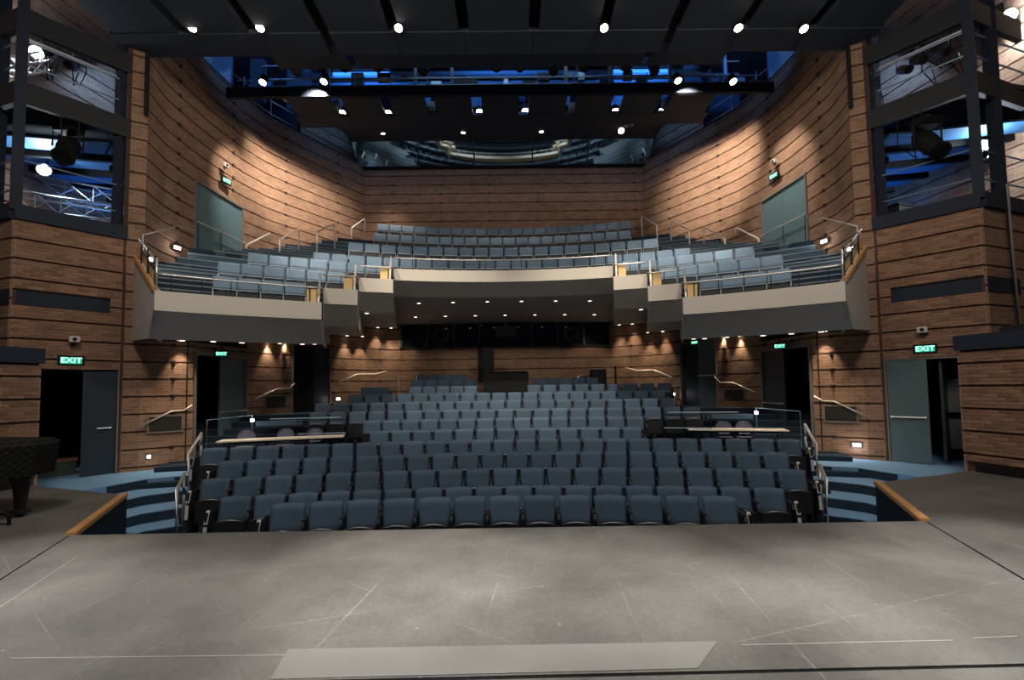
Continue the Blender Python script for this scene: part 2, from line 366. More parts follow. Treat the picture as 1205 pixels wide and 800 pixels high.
BRICK_ME = MB().box((0, 0, 0), (0.193, 0.05, 0.058)).mesh('brick', BRK)
bm = bmesh.new(); bm.from_mesh(BRICK_ME); bmesh.ops.bevel(bm, geom=bm.edges[:], offset=0.004, segments=1, affect='EDGES'); bm.to_mesh(BRICK_ME); bm.free()
def real_brick_wall(name, p0, p1, z0, z1, holes=(), maxn=300, phase=0.0, vis=None, inward=1):
    """individually laid bricks on a mortar bed, every sixth bed joint a deep groove."""
    p0 = Vector(p0); p1 = Vector(p1); L = (p1-p0).length; d = (p1-p0)/L; n = Vector((-d.y, d.x))*inward; rz = atan2(d.y, d.x)
    def cell(mb, off, th, a, b, za, zb):
        m = p0 + d*((a+b)/2) + n*(off-th/2); mb.box((m.x, m.y, (za+zb)/2), (b-a, th, zb-za), rz=rz)
    sb = sorted(set([0, L] + [min(max(h[i], 0), L) for h in holes for i in (0, 1)])); zb_ = sorted(set([z0, z1]+[h[i] for h in holes for i in (2, 3) if z0 < h[i] < z1]))
    def blocked(a, b, za, zb): return any(a < h[1]-1e-3 and b > h[0]+1e-3 and za < h[3]-1e-3 and zb > h[2]+1e-3 for h in holes)
    back = MB()
    for za, zb in zip(zb_[:-1], zb_[1:]):
        for a, b in zip(sb[:-1], sb[1:]):
            if not blocked(a, b, za, zb): cell(back, 0, 0.15, a, b, za, zb)
    root = back.obj(name, GROOVE, kind='structure')
    bed = MB(); bricks = []
    C = 0.0677; k = math.floor((z0-phase)/C)
    while phase+k*C < z1-0.02:
        za, zb = phase+k*C, phase+(k+1)*C; top = k % 6 == 5; bot = k % 6 == 0; kk = k; k += 1
        if zb > z1+0.01 or za < z0-0.01: continue
        s = -0.1015 if kk % 2 else 0.0
        while s < L:
            a, b = max(s, 0), min(s+0.203, L); s += 0.203
            if b-a < 0.04: continue
            segs = [(a, b)]
            for h in holes:
                if za < h[3]-1e-3 and zb > h[2]+1e-3:
                    new = []
                    for (u, v) in segs:
                        if v <= h[0] or u >= h[1]: new.append((u, v))
                        else:
                            if u < h[0]: new.append((u, h[0]))
                            if v > h[1]: new.append((h[1], v))
                    segs = new
            for (u, v) in segs:
                if v-u > 0.04: bricks.append((u, v, za, zb, top, bot))
        # mortar strip behind the course, stopping short of the grooves
        xs = [0.0, L]
        for h in holes:
            if za < h[3]-1e-3 and zb > h[2]+1e-3: xs += [h[0], h[1]]
        xs = sorted(xs)
        for a, b in zip(xs[0::1], xs[1::1]):
            if b-a > 0.02 and not blocked(a+.001, b-.001, za+.002, zb-.002): cell(bed, 0.034, 0.034, a, b, za+(0.022 if bot else 0), zb-(0.022 if top else 0))
    bo = bed.obj('mortar_bed', MORTAR, root); bo['kind'] = 'stuff'
    def key(bk):
        m = p0 + d*((bk[0]+bk[1])/2); z = (bk[2]+bk[3])/2
        dist = hypot(m.x-0.13, m.y)
        if vis and not vis(m, z): dist += 100
        return dist
    bricks.sort(key=key)
    rest = MB()
    for i, (a, b, za, zb, top, bot) in enumerate(bricks):
        m = p0 + d*((a+b)/2) + n*(0.017 + random.uniform(-.002, .0025)); zc = (za+zb)/2; hgt = 0.058; 
        if top: zc -= 0.008; hgt = 0.042
        if bot: zc += 0.008; hgt = 0.042
        if i < maxn and (not vis or vis(p0 + d*((a+b)/2), zc)):
            o = bpy.data.objects.new('brick', BRICK_ME); COL.objects.link(o); o.parent = root
            o.location = (m.x, m.y, zc); o.rotation_euler = (0, 0, rz); o.scale = ((b-a-0.009)/0.193, 1, hgt/0.058)
        else:
            rest.box((m.x, m.y, zc), (b-a-0.009, 0.05, hgt), rz=rz)
    if rest.v: ro = rest.obj('brickwork', BRK_I, root); ro['kind'] = 'stuff'
    return root

# ------------------------------------------------------------------ small builders
def exit_sign(loc, rz, w, label, red=False, hang=0.0):
    """face looks along local -Y"""
    t = thing('exit_sign', label, 'exit sign', loc, rz)
    h = w*0.5
    MB().box((0, 0.03, 0), (w, 0.06, h)).obj('housing', BLACKM, t, bevel=0.006)
    MB().box((0, -0.004, 0), (w*0.78, 0.008, h*0.66)).obj('face_plate', GREENP if not red else RED, t)
    cu = bpy.data.curves.new('txt', 'FONT'); cu.body = 'EXIT'; cu.size = h*0.74; cu.align_x = 'CENTER'; cu.align_y = 'CENTER'; cu.extrude = 0.003; cu.space_character = 1.05; cu.offset = h*0.012
    to = bpy.data.objects.new('txt', cu); COL.objects.link(to); dg = bpy.context.evaluated_depsgraph_get(); me = bpy.data.meshes.new_from_object(to.evaluated_get(dg))
    bpy.data.objects.remove(to); me.materials.clear(); me.materials.append(GREEN if not red else PLASTW)
    o = link('lettering', me, t); o.rotation_euler = (pi/2, 0, 0); o.location = (0, -0.012, 0)
    MB().box((0, 0.04, h*0.62), (w*0.2, 0.04, h*0.24)).obj('mount', BLACKM, t)
    if hang: MB().box((0, 0.03, h*.5+hang/2), (0.04, 0.03, hang)).obj('stem', BLACKM, t)
    return t
def camera_box(loc, rz, label):
    t = thing('wall_projector', label, 'wall device', loc, rz)
    MB().box((0, -0.06, 0), (0.17, 0.12, 0.13)).obj('housing', PLASTW, t, bevel=0.012)
    MB().tube([(0, 0, -0.03), (0, 0, -0.03), (0, -0.05, -0.13)], 0.02).obj('bracket', BLACKM, t)
    MB().tube([(0, -0.115, 0), (0, -0.135, 0)], 0.035, 12).obj('lens', BLACKG, t)
    return t
def rail(name, label, pts, r=0.02, posts=(), m=None, cat='handrail', brackets=()):
    t = thing(name, label, cat, (0, 0, 0))
    MB().tube(pts, r, 10).obj('rail_tube', m or CHROME, t, smooth=True)
    for (a, b) in posts: MB().tube([a, b], r*0.85, 8).obj('post', m or CHROME, t, smooth=True)
    for (a, b) in brackets: MB().tube([a, b], r*0.5, 6).obj('bracket', m or CHROME, t)
    return t
def door_leaf(root, name, x0, x1, z0, z1, m, th=0.05, y=0.0, bar=True, handle_side=1, label=None):
    o = MB().box(((x0+x1)/2, y, (z0+z1)/2), (x1-x0, th, z1-z0)).obj(name, m, root, bevel=0.004)
    if label: o['label'] = label
    if bar:
        zz = z0+1.0; MB().tube([(x0+0.04, y-th/2-0.05, zz), (x1-0.04, y-th/2-0.05, zz)], 0.016, 8).box((x0+.06, y-th/2-.025, zz), (.04, .05, .05)).box((x1-.06, y-th/2-.025, zz), (.04, .05, .05)).obj('push_bar', CHROME, o)
    return o
def at(px, py, Y):
    """hall coordinates of a sight line at depth Y (used only for measuring positions)"""
    d = fwd + r2*((px-602.5)/520.0) - u2*((py-430.0)/520.0); k = Y/d.y
    return Vector((0.13+d.x*k, Y, 1.62+d.z*k))

# ================================================================== SETTING
# ---- stage
S0, S1, SF = (6.03, 7.17), (8.45, 8.02), (4.93, 5.19)
st = MB().prism([(-4.6, 5.19), (4.6, 5.19), (4.6, 3.62), (2.7, 2.62), (-2.6, 2.62), (-4.6, 3.9)], -0.12, 0.0)
stage = MB().prism([(-9.8, -2.5), (9.8, -2.5), (9.8, 8.0), (9.8, 8.3), (S1[0], S1[1]), S0, SF, (-SF[0], SF[1]), (-S0[0], S0[1]), (-S1[0], S1[1]), (-9.8, 8.3)], -0.95, -0.012).obj('floor_stage', BLACKM, kind='structure')
stage['label'] = 'charcoal painted stage floor'
def deck(poly, m=STAGE, z=0.0): return MB().prism(poly, -0.02, z).obj('deck_panel', m, stage)
deck([(-4.93, 5.19), (4.93, 5.19), (3.83, 2.60), (-3.66, 2.545)])
deck([(4.95, 5.19), (6.03, 7.17), (8.45, 8.02), (9.8, 8.3), (9.8, -2.5), (7.0, -2.5), (3.86, 2.59)])
deck([(-4.95, 5.19), (-3.68, 2.535), (-7.0, -2.5), (-9.8, -2.5), (-9.8, 8.3), (-8.45, 8.02), (-6.03, 7.17)])
deck([(3.83, 2.57), (6.95, -2.5), (-6.95, -2.5), (-3.66, 2.515)])
pm = stage_light_mat()
o = MB().prism([(-1.28, 2.86), (1.42, 2.86), (1.18, 2.60), (-1.24, 2.575)], 0.0, 0.004).obj('pale_board', pm, stage); o['label'] = 'pale lighter board strip set in the stage floor'
for sx in (-1, 1):
    a, b = Vector((sx*4.93, 5.19, 0.0)), Vector((sx*6.03, 7.17, 0.0))
    o = MB().beam(a+Vector((-sx*.0, 0, .0)), b, 0.10, 0.07).obj('edge_trim', OAK, stage, bevel=0.008); o['label'] = 'oak nosing on the diagonal stage edge'
    o = MB().prism([(sx*4.90, 5.17), (sx*6.01, 7.19), (sx*6.06, 7.17), (sx*4.97, 5.17)], -0.92, -0.05).obj('skirt', CARPD, stage)
    MB().beam((sx*6.05, 7.2, -0.5), (sx*8.45, 8.05, -0.5), 0.04, 0.9).obj('skirt', CARPD, stage)
MB().beam((-4.93, 5.2, -.05), (4.93, 5.2, -.05), 0.03, 0.09).obj('edge_strip', BLACKM, stage)
LINE = mat('worn_tape', (0.33, 0.32, 0.30), 0.7)
for p, q in (((-2.97, 2.82), (-1.25, 2.80)), ((1.55, 2.82), (2.88, 2.83)), ((3.03, 2.85), (3.32, 2.86)), ((-3.78, 3.47), (-4.2, 4.51))):
    MB().beam((p[0], p[1], 0.001), (q[0], q[1], 0.001), 0.007, 0.003).obj('tape_line', LINE, stage)
# ---- pit floor and seating tiers of the main floor
YC = -14.0
MAINR = [20.28, 21.36, 22.23, 23.10, 23.95, 24.80, 25.75, 26.55, 27.35, 28.10, 28.90, 29.75, 30.55]
MAINZ = [0.07, -0.03, 0.11, 0.28, 0.44, 0.61, 0.80, 1.0, 1.22, 1.45, 1.68, 1.92, 2.12]
FZ = [-0.90, -0.90] + [z-0.87 for z in MAINZ[2:]]
def arc_block(name, R0, R1, a0, a1, z0, z1, m, parent=None, yc=YC, n=16, **kw):
    poly = [(R1*sin(a0+(a1-a0)*i/n), yc+R1*cos(a0+(a1-a0)*i/n)) for i in range(n+1)] + [(R0*sin(a1-(a1-a0)*i/n), yc+R0*cos(a1-(a1-a0)*i/n)) for i in range(n+1)]
    mb = MB(); k = n+1; nn = len(poly); mb.v = [(x, y, z0) for x, y in poly]+[(x, y, z1) for x, y in poly]
    for i in range(n):
        a, b, c, d = i, i+1, nn-2-i, nn-1-i
        mb.f.append((a+nn, d+nn, c+nn, b+nn)); mb.f.append((a, b, c, d))
    for i in range(nn): j = (i+1) % nn; mb.f.append((i, i+nn, j+nn, j))
    return mb.obj(name, m, parent, **kw)
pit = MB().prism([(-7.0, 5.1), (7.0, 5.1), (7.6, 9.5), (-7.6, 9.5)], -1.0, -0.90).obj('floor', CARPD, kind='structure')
HW = [5.2, 5.2, 5.35, 5.75, 6.35]       # half width of the first tiers
for i in range(2, 13):
    R0 = MAINR[i]-0.40; R1 = (MAINR[i+1] if i < 12 else 31.8)-0.40
    if i < 5: a = math.asin(min(HW[i]/R0, 1))
    else: a = math.asin(7.9/R0) if i < 8 else math.asin(6.9/R0) if i < 10 else math.asin(5.2/R0)
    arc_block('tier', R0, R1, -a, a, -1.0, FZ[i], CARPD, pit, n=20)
# ---- side stairs and landings
def lerp(a, b, t): return (a[0]+(b[0]-a[0])*t, a[1]+(b[1]-a[1])*t)
for sx, nm in ((-1, 'left'), (1, 'right')):
    root = MB().prism([(sx*6.4, 9.85), (sx*6.4, 11.4), (sx*10.5, 10.9), (sx*10.5, 8.0), (sx*8.6, 8.02), (sx*8.0, 7.90), (sx*7.47, 9.38), (sx*6.6, 9.82)], -1.0, -0.18).obj('floor_landing', CARPET, kind='structure')
    root['label'] = 'blue carpeted landing by the '+nm+' stage door'
    steps = [((6.55, 9.86), (7.47, 9.41), (8.02, 7.90), -.18), ((6.2, 9.30), (6.95, 8.65), (7.25, 7.62), -.36), ((5.85, 8.66), (6.5, 8.05), (6.68, 7.41), -.54), ((5.45, 8.10), (6.1, 7.65), (6.18, 7.23), -.72), ((5.2, 7.2), (5.8, 7.0), (6.0, 7.0), -.9)]
    for k in range(1, 4):
        a, b = steps[k], steps[k-1]
        poly = [(sx*a[0][0]-sx*.35, a[0][1]), (sx*a[0][0], a[0][1]), (sx*a[1][0], a[1][1]), (sx*a[2][0], a[2][1]), (sx*b[2][0], b[2][1]), (sx*b[1][0], b[1][1]), (sx*b[0][0], b[0][1]), (sx*b[0][0]-sx*.35, b[0][1])]
        MB().prism(poly, -1.0, a[3]).obj('step', CARPET, root)
        for s_ in (a,):
            pass
    for k in range(0, 4):
        a = steps[k]; z = a[3]
        mb = MB()
        for p, q in ((a[0], a[1]), (a[1], a[2])):
            mb.beam((sx*p[0], p[1]-.012, z-.095), (sx*q[0], q[1]-.012, z-.095), 0.02, 0.165)
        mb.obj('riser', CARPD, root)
    # rising side aisle, concentric with the rows
    zs = -0.18; R = 25.95; k = 0
    while k < 7:
        zs += 0.16 if k < 9 else 0.13
        a0, a1 = math.asin((6.35 if k < 3 else 5.5 if k < 8 else 5.0)/R)*sx, math.asin(min(8.75, 8.75-max(0, k-2)*.12)/R)*sx
        arc_block('step', R, R+(0.31 if k < 6 else 3.9), a0, a1, -0.3, zs-0.02, CARPD, root, n=8)
        arc_block('nosing', R-0.012, R+0.04, a0, a1, zs-0.028, zs-0.012, mat('step_nosing', (0.06, 0.075, 0.09), 0.6), root, n=8)
        R += 0.30; k += 1

# ---- lower hall walls
LW = [(8.55, 10.33), (7.7, 10.95), (7.6, 13.0), (6.86, 14.2), (6.2, 15.6), (5.3, 16.75), (4.15, 17.4)]
S = along(LW)
lowat = {}
for sx, nm in ((-1, 'left'), (1, 'right')):
    P1 = [(sx*x, y) for x, y in LW[:3]]; s_ = along(P1)
    w1, a1_ = band_wall('wall_lower_'+nm, P1, -0.25, 2.86, sx, holes=[(s_[1]+.02, s_[2]-.02, -1, 2.56)], phase=0.31, studs=1.1)
    P2 = [(sx*x, y) for x, y in LW[2:]]; s_ = along(P2)
    # curved rear quarter, subdivided
    P2 = P2[:3] + [(sx*5.78, 16.22), (sx*5.3, 16.72), (sx*4.75, 17.1), (sx*4.15, 17.42)]; s_ = along(P2)
    w2, a2_ = band_wall('wall_curved_'+nm, P2, 0.3, 4.45, sx, holes=[(s_[1]+.02, s_[2]-.02, -1, 3.08)], phase=0.31, studs=1.9)
    lowat[sx] = (a1_, a2_)
wb, _ = band_wall('wall_booth', [(-4.15, 17.42), (4.15, 17.42)], 0.6, 3.22, -1, phase=0.31)
# booth window strip
bw = MB().box((0, 17.5, 3.74), (8.3, 0.05, 1.05)).obj('window_booth', GLASSB, kind='structure'); bw['label'] = 'dark control booth window strip'
for i in range(9):
    x = -4.12+i*8.24/8
    MB().box((x, 17.40, 3.74), (0.05, 0.10, 1.06)).obj('mullion', mat('mullion_grey', (0.075, 0.085, 0.09), 0.5), bw)
MB().box((0, 17.40, 3.235), (8.3, 0.12, 0.05)).obj('sill', STEEL, bw); MB().box((0, 17.42, 4.26), (8.3, 0.12, 0.08)).obj('head', STEEL, bw)
# the room lit a little behind the glass: shelves and a monitor seen as dark shapes
MB().box((0.0, 17.46, 3.85), (0.8, 0.02, 0.42)).obj('screen', mat('booth_screen', (0.10, 0.12, 0.10), 0.4), bw)
MB().box((-0.95, 17.36, 2.6), (0.30, 0.10, 1.5)).obj('dark_panel', BLACKM, bw)

# ---- upper hall walls
UW = [(8.5, 10.35), (8.72, 11.2), (8.76, 12.2), (8.74, 13.0), (8.60, 14.3), (8.36, 15.2), (7.98, 15.95), (7.1, 17.35), (6.08, 18.85)]
US = along(UW)
for sx, nm in ((-1, 'left'), (1, 'right')):
    band_wall('wall_upper_'+nm, [(sx*x, y) for x, y in UW], 2.9, 11.36, sx, holes=[(US[2]+.12, US[4]+.05, 2, 7.62)], phase=0.31, studs=2.2)
    cap = MB()
    for a, b in zip(UW[:-1], UW[1:]): cap.beam((sx*(a[0]+.06), a[1], 11.38), (sx*(b[0]+.06), b[1], 11.38), 0.22, 0.06)
    cap.obj('trim_wall_cap', STEEL, kind='structure')
    band_wall('wall_parapet_'+nm, [(sx*7.75, 16.5), (sx*7.3, 17.3), (sx*6.3, 18.87)], 11.42, 12.6, sx, phase=0.31)
    # corner strip beside the tower with its dark movement joint
    band_wall('wall_strip_'+nm, [(sx*8.73, 10.21), (sx*8.46, 10.36)], -0.25, 10.6, sx, phase=0.31)
    MB().box((sx*8.74, 10.16, 5.0), (0.05, 0.09, 10.5)).obj('trim_movement_joint', GROOVE, kind='structure')
    MB().tube([(sx*8.40, 10.22, 8.2), (sx*8.40, 10.22, 11.0)], 0.045).obj('trim_conduit', BLACKM, kind='structure')
bk, _ = band_wall('wall_back', [(-6.08, 18.87), (6.08, 18.87)], 5.5, 11.2, -1, phase=0.31, studs=2.1)

# tilted mirror glazing above the back wall
gl = thing('window_observation', 'x', 'x'); del gl['label']; del gl['category']; gl['kind'] = 'structure'
GB, GT = (18.72, 11.22), (17.92, 12.20)
xs = [-6.35, -3.62, -1.25, 1.25, 3.62, 6.35]
for a, b in zip(xs[:-1], xs[1:]):
    MB().quad((a, GB[0], GB[1]), (b, GB[0], GB[1]), (b, GT[0], GT[1]), (a, GT[0], GT[1])).quad((a, GB[0]+.03, GB[1]), (b, GB[0]+.03, GB[1]), (b, GT[0]+.03, GT[1]), (a, GT[0]+.03, GT[1])).obj('pane', GLASS, gl)
for x in xs: MB().beam((x, GB[0]-.03, GB[1]), (x, GT[0]-.03, GT[1]), 0.05, 0.05).obj('mullion', mat('glazing_bar', (0.05, 0.09, 0.14), 0.4, 0.4), gl)
MB().box((0, 18.78, 11.19), (12.4, 0.2, 0.07)).obj('sill', BLACKM, gl)

# ---- ceiling void
MB().box((0, 9, 15.0), (30, 26, 0.1)).obj('ceiling', mat('ceiling_deck_blue', (0.02, 0.035, 0.07), 0.8, noise=0.2), kind='structure')
MB().box((0, 20.5, 13.2), (30, 0.1, 4.0)).obj('wall_void_back', mat('void_wall', (0.03, 0.06, 0.12), 0.8, noise=0.2), kind='structure')

# ---- balcony
BC = -1.0
def pol(R, a, z=0.0): return Vector((R*sin(a), BC+R*cos(a), z))
dA, dB, dC, dD = radians(13.1), radians(16.9), radians(20.5), radians(35.2)
SEG = [(-dA, dA, 14.25, 5.16, 4.82, 4.48, 4.16), (dA, dB, 13.35, 4.62, 4.25, 3.84, 4.0), (dB, dC, 12.42, 4.09, 3.71, 3.27, 3.65), (dC, dD, 11.52, 3.57, 3.19, 2.70, 3.38)]
balc = MB().box((0, 17.2, 4.9), (8, 1.5, 0.3)).obj('floor_balcony', GREY, kind='structure')
def limit(R): return radians(35.2+2.2*(R-11.57)/2.4) if R < 13.97 else math.asin(min(.99, 8.66/R))
for gi, (a0, a1, R, zt, zb, zs, ze) in enumerate(SEG):
    for sx in ((1,) if gi == 0 else (-1, 1)):
        n = 24 if gi in (0, 3) else 6
        def ang(i, hi=None): 
            h = a1 if hi is None else hi
            return sx*(a0+(h-a0)*i/n)
        f = MB(); lin = MB()
        for i in range(n):
            p, q = ang(i), ang(i+1)
            f.quad(pol(R, p, zb), pol(R, q, zb), pol(R-.03, q, zt), pol(R-.03, p, zt))
            f.quad(pol(R-.03, p, zt), pol(R-.03, q, zt), pol(R+.12, q, zt), pol(R+.12, p, zt))
            lin.quad(pol(R+.13, p, zt-.01), pol(R+.13, q, zt-.01), pol(R+.13, q, zb+.02), pol(R+.13, p, zb+.02))
        for p in (ang(0), ang(n)): f.quad(pol(R, p, zb), pol(R-.03, p, zt), pol(R+.12, p, zt), pol(R+.12, p, zb))
        lin.obj('birch_lining', BIRCH, balc); f.obj('fascia', FASCIA, balc)['label'] = 'cream curved balcony front'
        d = MB(); RS = R+0.68
        for i in range(n):
            p, q = ang(i), ang(i+1)
            d.quad(pol(R+.01, p, zb), pol(R+.01, q, zb), pol(RS, q, zs), pol(RS, p, zs))
        d.quad(pol(R+.01, ang(0), zb), pol(RS, ang(0), zs), pol(RS+2.2, ang(0), zs+.1), pol(RS+2.2, ang(0), zb+.3))
        d.quad(pol(R+.01, ang(n), zb), pol(RS, ang(n), zs), pol(RS+2.2, ang(n), zs+.1), pol(RS+2.2, ang(n), zb+.3))
        RE = 18.9
        def lim(r): return limit(r) if gi == 3 else a1
        for j in range(8):
            ra, rb = RS+(RE-RS)*j/8, RS+(RE-RS)*(j+1)/8; za, zb_ = zs+(ze-zs)*j/8, zs+(ze-zs)*(j+1)/8
            for i in range(n):
                d.quad(pol(ra, ang(i, lim(ra)), za), pol(ra, ang(i+1, lim(ra)), za), pol(rb, ang(i+1, lim(rb)), zb_), pol(rb, ang(i, lim(rb)), zb_))
        # inner radial step to the next higher soffit
        if gi:
            d.quad(pol(RS, sx*a0, zs), pol(RE, sx*a0, ze), pol(RE, sx*a0, ze+1.0), pol(RS, sx*a0, zs+1.0))
        d.obj('soffit', GREY, balc)
# tiers
BR = [12.5, 13.4, 14.3, 15.2, 16.1, 18.3, 19.3]; BZ = [4.20, 4.76, 5.30, 5.77, 6.46, 7.58, 8.32]
BF = [z-0.86 for z in BZ]
for k in range(7):
    R0 = BR[k]-0.42; R1 = (BR[k+1]-0.42) if k < 6 else 21.0
    ins = [dC, dB, dA, 0, 0, 0, 0][k]
    for sx in (-1, 1):
        n = 14; lo, h0, h1 = sx*ins, sx*limit(R0), sx*limit(R1)
        if k >= 5: h0, h1 = sx*math.asin(7.6/R0) if k == 5 else sx*math.asin(6.4/R0), sx*math.asin(6.3/R1)
        mb = MB()
        for i in range(n):
            u, v = i/n, (i+1)/n
            A0, A1, B0, B1 = lo+(h0-lo)*u, lo+(h0-lo)*v, lo+(h1-lo)*u, lo+(h1-lo)*v
            mb.quad(pol(R0, A0, BF[k]), pol(R0, A1, BF[k]), pol(R1, B1, BF[k]), pol(R1, B0, BF[k]))
            mb.quad(pol(R0, A0, BF[k]-.33), pol(R0, A1, BF[k]-.33), pol(R0, A1, BF[k]), pol(R0, A0, BF[k]))
        mb.quad(pol(R0, lo, BF[k]-.33), pol(R1, lo, BF[k]-.33), pol(R1, lo, BF[k]), pol(R0, lo, BF[k]))
        mb.obj('tier', CARPD, balc)
# row floor in front of the first side row
for sx in (-1, 1):
    for k, (R, a0, a1) in enumerate([(11.6, dC, dD), (12.5, dB, dC), (13.4, dA, dB)]):
        arc_block('tier', R+.14, R+.6, sx*a0, sx*a1, BF[k]-.06, BF[k]-.01, CARPD, balc, yc=BC, n=8)
arc_block('tier', 14.42, 14.85, -dA, dA, BF[3]-.06, BF[3]-.01, CARPD, balc, yc=BC, n=16)
# side aisle steps with pale nosings
NOS = mat('aisle_nosing', (0.13, 0.17, 0.21), 0.6)
for sx in (-1, 1):
    for k in range(6):
        R0 = BR[k]-0.42; R1 = BR[k+1]-0.42; z0, z1 = BF[k], BF[k+1]; m_ = 3 if k != 4 else 6
        ain = [0.545, 0.54, 0.50, 0.39, 0.328, 0.282][k]
        for j in range(m_):
            ra = R0+(R1-R0)*j/m_; rb = R0+(R1-R0)*(j+1)/m_; z = z0+(z1-z0)*(j)/m_
            aout = limit(ra)-0.012 if k < 4 else math.asin(min(8.2, 8.2-(ra-16)*.55)/ra)
            arc_block('step', ra, rb+.02, sx*ain, sx*aout, z-.35, z+.006, CARPD if k < 2 else mat('aisle_carpet', (0.045, 0.085, 0.125), 0.95, noise=0.2, nscale=80), balc, yc=BC, n=6)
            arc_block('nosing', ra-.012, ra+.05, sx*ain, sx*aout, z-.022, z+.014, NOS, balc, yc=BC, n=6)
# balcony end walls, stringers and gold lit panels
for sx in (-1, 1):
    a = Vector((sx*6.68, 8.45, 0)); b = Vector((sx*8.50, 10.12, 0)); d = (b-a).normalized(); nn = Vector((d.y, -d.x, 0))*(-sx*-1)
    inn = Vector((-0.08*sx, 0.08, 0))
    def P(t, z, o=0.0): p = a+(b-a)*t + inn*o; return (p.x, p.y, z)
    ew = MB().quad(P(0, 3.19), P(1, 3.3), P(1, 4.70), P(0, 3.57)).quad(P(0, 3.19, 1), P(1, 3.3, 1), P(1, 4.70, 1), P(0, 3.57, 1))
    c0 = pol(12.2, sx*limit(12.2), 2.70)
    ew.quad(P(0, 3.19), P(1, 3.3), (b.x, b.y+.0, 2.82), tuple(c0))
    ew.quad(P(0, 3.57), P(1, 4.70), P(1, 4.70, 1), P(0, 3.57, 1))
    ew.quad(P(0, 3.19), tuple(c0), tuple(pol(12.2, sx*limit(12.2)*.97, 2.7)), tuple(pol(11.53, sx*dD*.98, 3.19)))
    ew.obj('end_wall', GREY, balc)
    t = thing('balcony_stringer', 'oak stringer with gold lit panels at the %s end of the balcony' % ('left' if sx < 0 else 'right'), 'stringer')
    MB().beam(P(0, 3.62), P(1, 4.76), 0.07, 0.10).obj('oak_stringer', OAK, t, bevel=0.01)
    for i in range(3):
        u, v = 0.03+i*.325, 0.03+i*.325+.29
        MB().quad(P(u, 3.70+u*1.14, .4), P(v, 3.70+v*1.14, .4), P(v, 3.90+v*1.14, .4), P(u, 3.90+u*1.14, .4)).quad(P(u, 3.70+u*1.14, .6), P(v, 3.70+v*1.14, .6), P(v, 3.90+v*1.14, .6), P(u, 3.90+u*1.14, .6)).obj('panel', BIRCH, t)
        MB().tube([P(u, 3.6+u*1.14, .2), P(u, 4.25+u*1.0, .2)], 0.016).obj('post', STEEL, t)
    MB().tube([P(0, 3.6, .3), P(0, 4.22, .3)], 0.018).tube([P(0.02, 4.15, .3), P(0.9, 5.15, .3)], 0.022).obj('rail_tube', CHROME, t, smooth=True)
    MB().tube([P(0.02, 3.97, .3), P(0.7, 4.75, .3)], 0.016).obj('rail_tube', STEEL, t, smooth=True)
# rails along the balcony front
names = {0: 'centre', 1: 'inner step', 2: 'middle step', 3: 'outer'}
for gi, (a0, a1, R, zt, zb, zs, ze) in enumerate(SEG):
    for sx in ((1,) if gi == 0 else (-1, 1)):
        n = 20 if gi in (0, 3) else 5
        side = '' if gi == 0 else ('left ' if sx < 0 else 'right ')
        lab = {0: 'long thin handrail along the centre of the balcony front', 1: 'short %shandrail next to the centre balcony front', 2: 'short %shandrail on the middle step of the balcony front', 3: 'long %shandrail along the outer balcony front'}[gi]
        lab = lab % side if '%s' in lab else lab
        pts = [pol(R+.05, sx*(a0+(a1-a0)*i/n), zt+.34) for i in range(n+1)]
        t = rail('balcony_rail', lab, pts, 0.018)
        t['group'] = 'rails on the balcony front'
        for j in range(1 if gi in (1, 2) else 6):
            p = sx*(a0+(a1-a0)*(j+.5)/(1 if gi in (1, 2) else 6))
            MB().tube([pol(R+.05, p, zt), pol(R+.05, p, zt+.34)], 0.010, 6).obj('post', STEEL, t)
for gi in (1, 2, 3):
    a0, _, R, zt, _, _, _ = SEG[gi]; zt2 = SEG[gi-1][3]; R2 = SEG[gi-1][2]
    for sx in (-1, 1):
        which = {1: 'nearest the centre', 2: 'in the middle', 3: 'farthest out'}[gi]; side = 'left' if sx < 0 else 'right'
        t = thing('balcony_step_screen', 'bright birch screen and slanted post at the %s step, %s side of balcony' % (which, side), 'screen')
        a = sx*(a0+.006)
        o = MB(); th = 0.03/R
        def Q(r, z, k): return pol(r, a+k*sx*th, z)
        for k in (0, 1): o.quad(Q(R+.05, zt-.05, k), Q(R2, zt-.05, k), Q(R2, zt2-.02, k), Q(R+.35, zt+.42, k))
        o.quad(Q(R+.05, zt-.05, 0), Q(R+.35, zt+.42, 0), Q(R+.35, zt+.42, 1), Q(R+.05, zt-.05, 1))
        o.quad(Q(R+.35, zt+.42, 0), Q(R2, zt2-.02, 0), Q(R2, zt2-.02, 1), Q(R+.35, zt+.42, 1))
        # small birch return facing the stage
        o.box(pol(R+.10, a+sx*.012, zt+.12), (0.20, 0.04, 0.42), rz=-a)
        o.obj('birch_panel', BIRCH, t)
        MB().tube([pol(R+.02, a, zt-.02), pol(R2+.02, a, zt2+.35)], 0.024, 10).obj('post', mat('white_rail', (0.75, 0.74, 0.72), 0.35, 0.3), t, smooth=True)

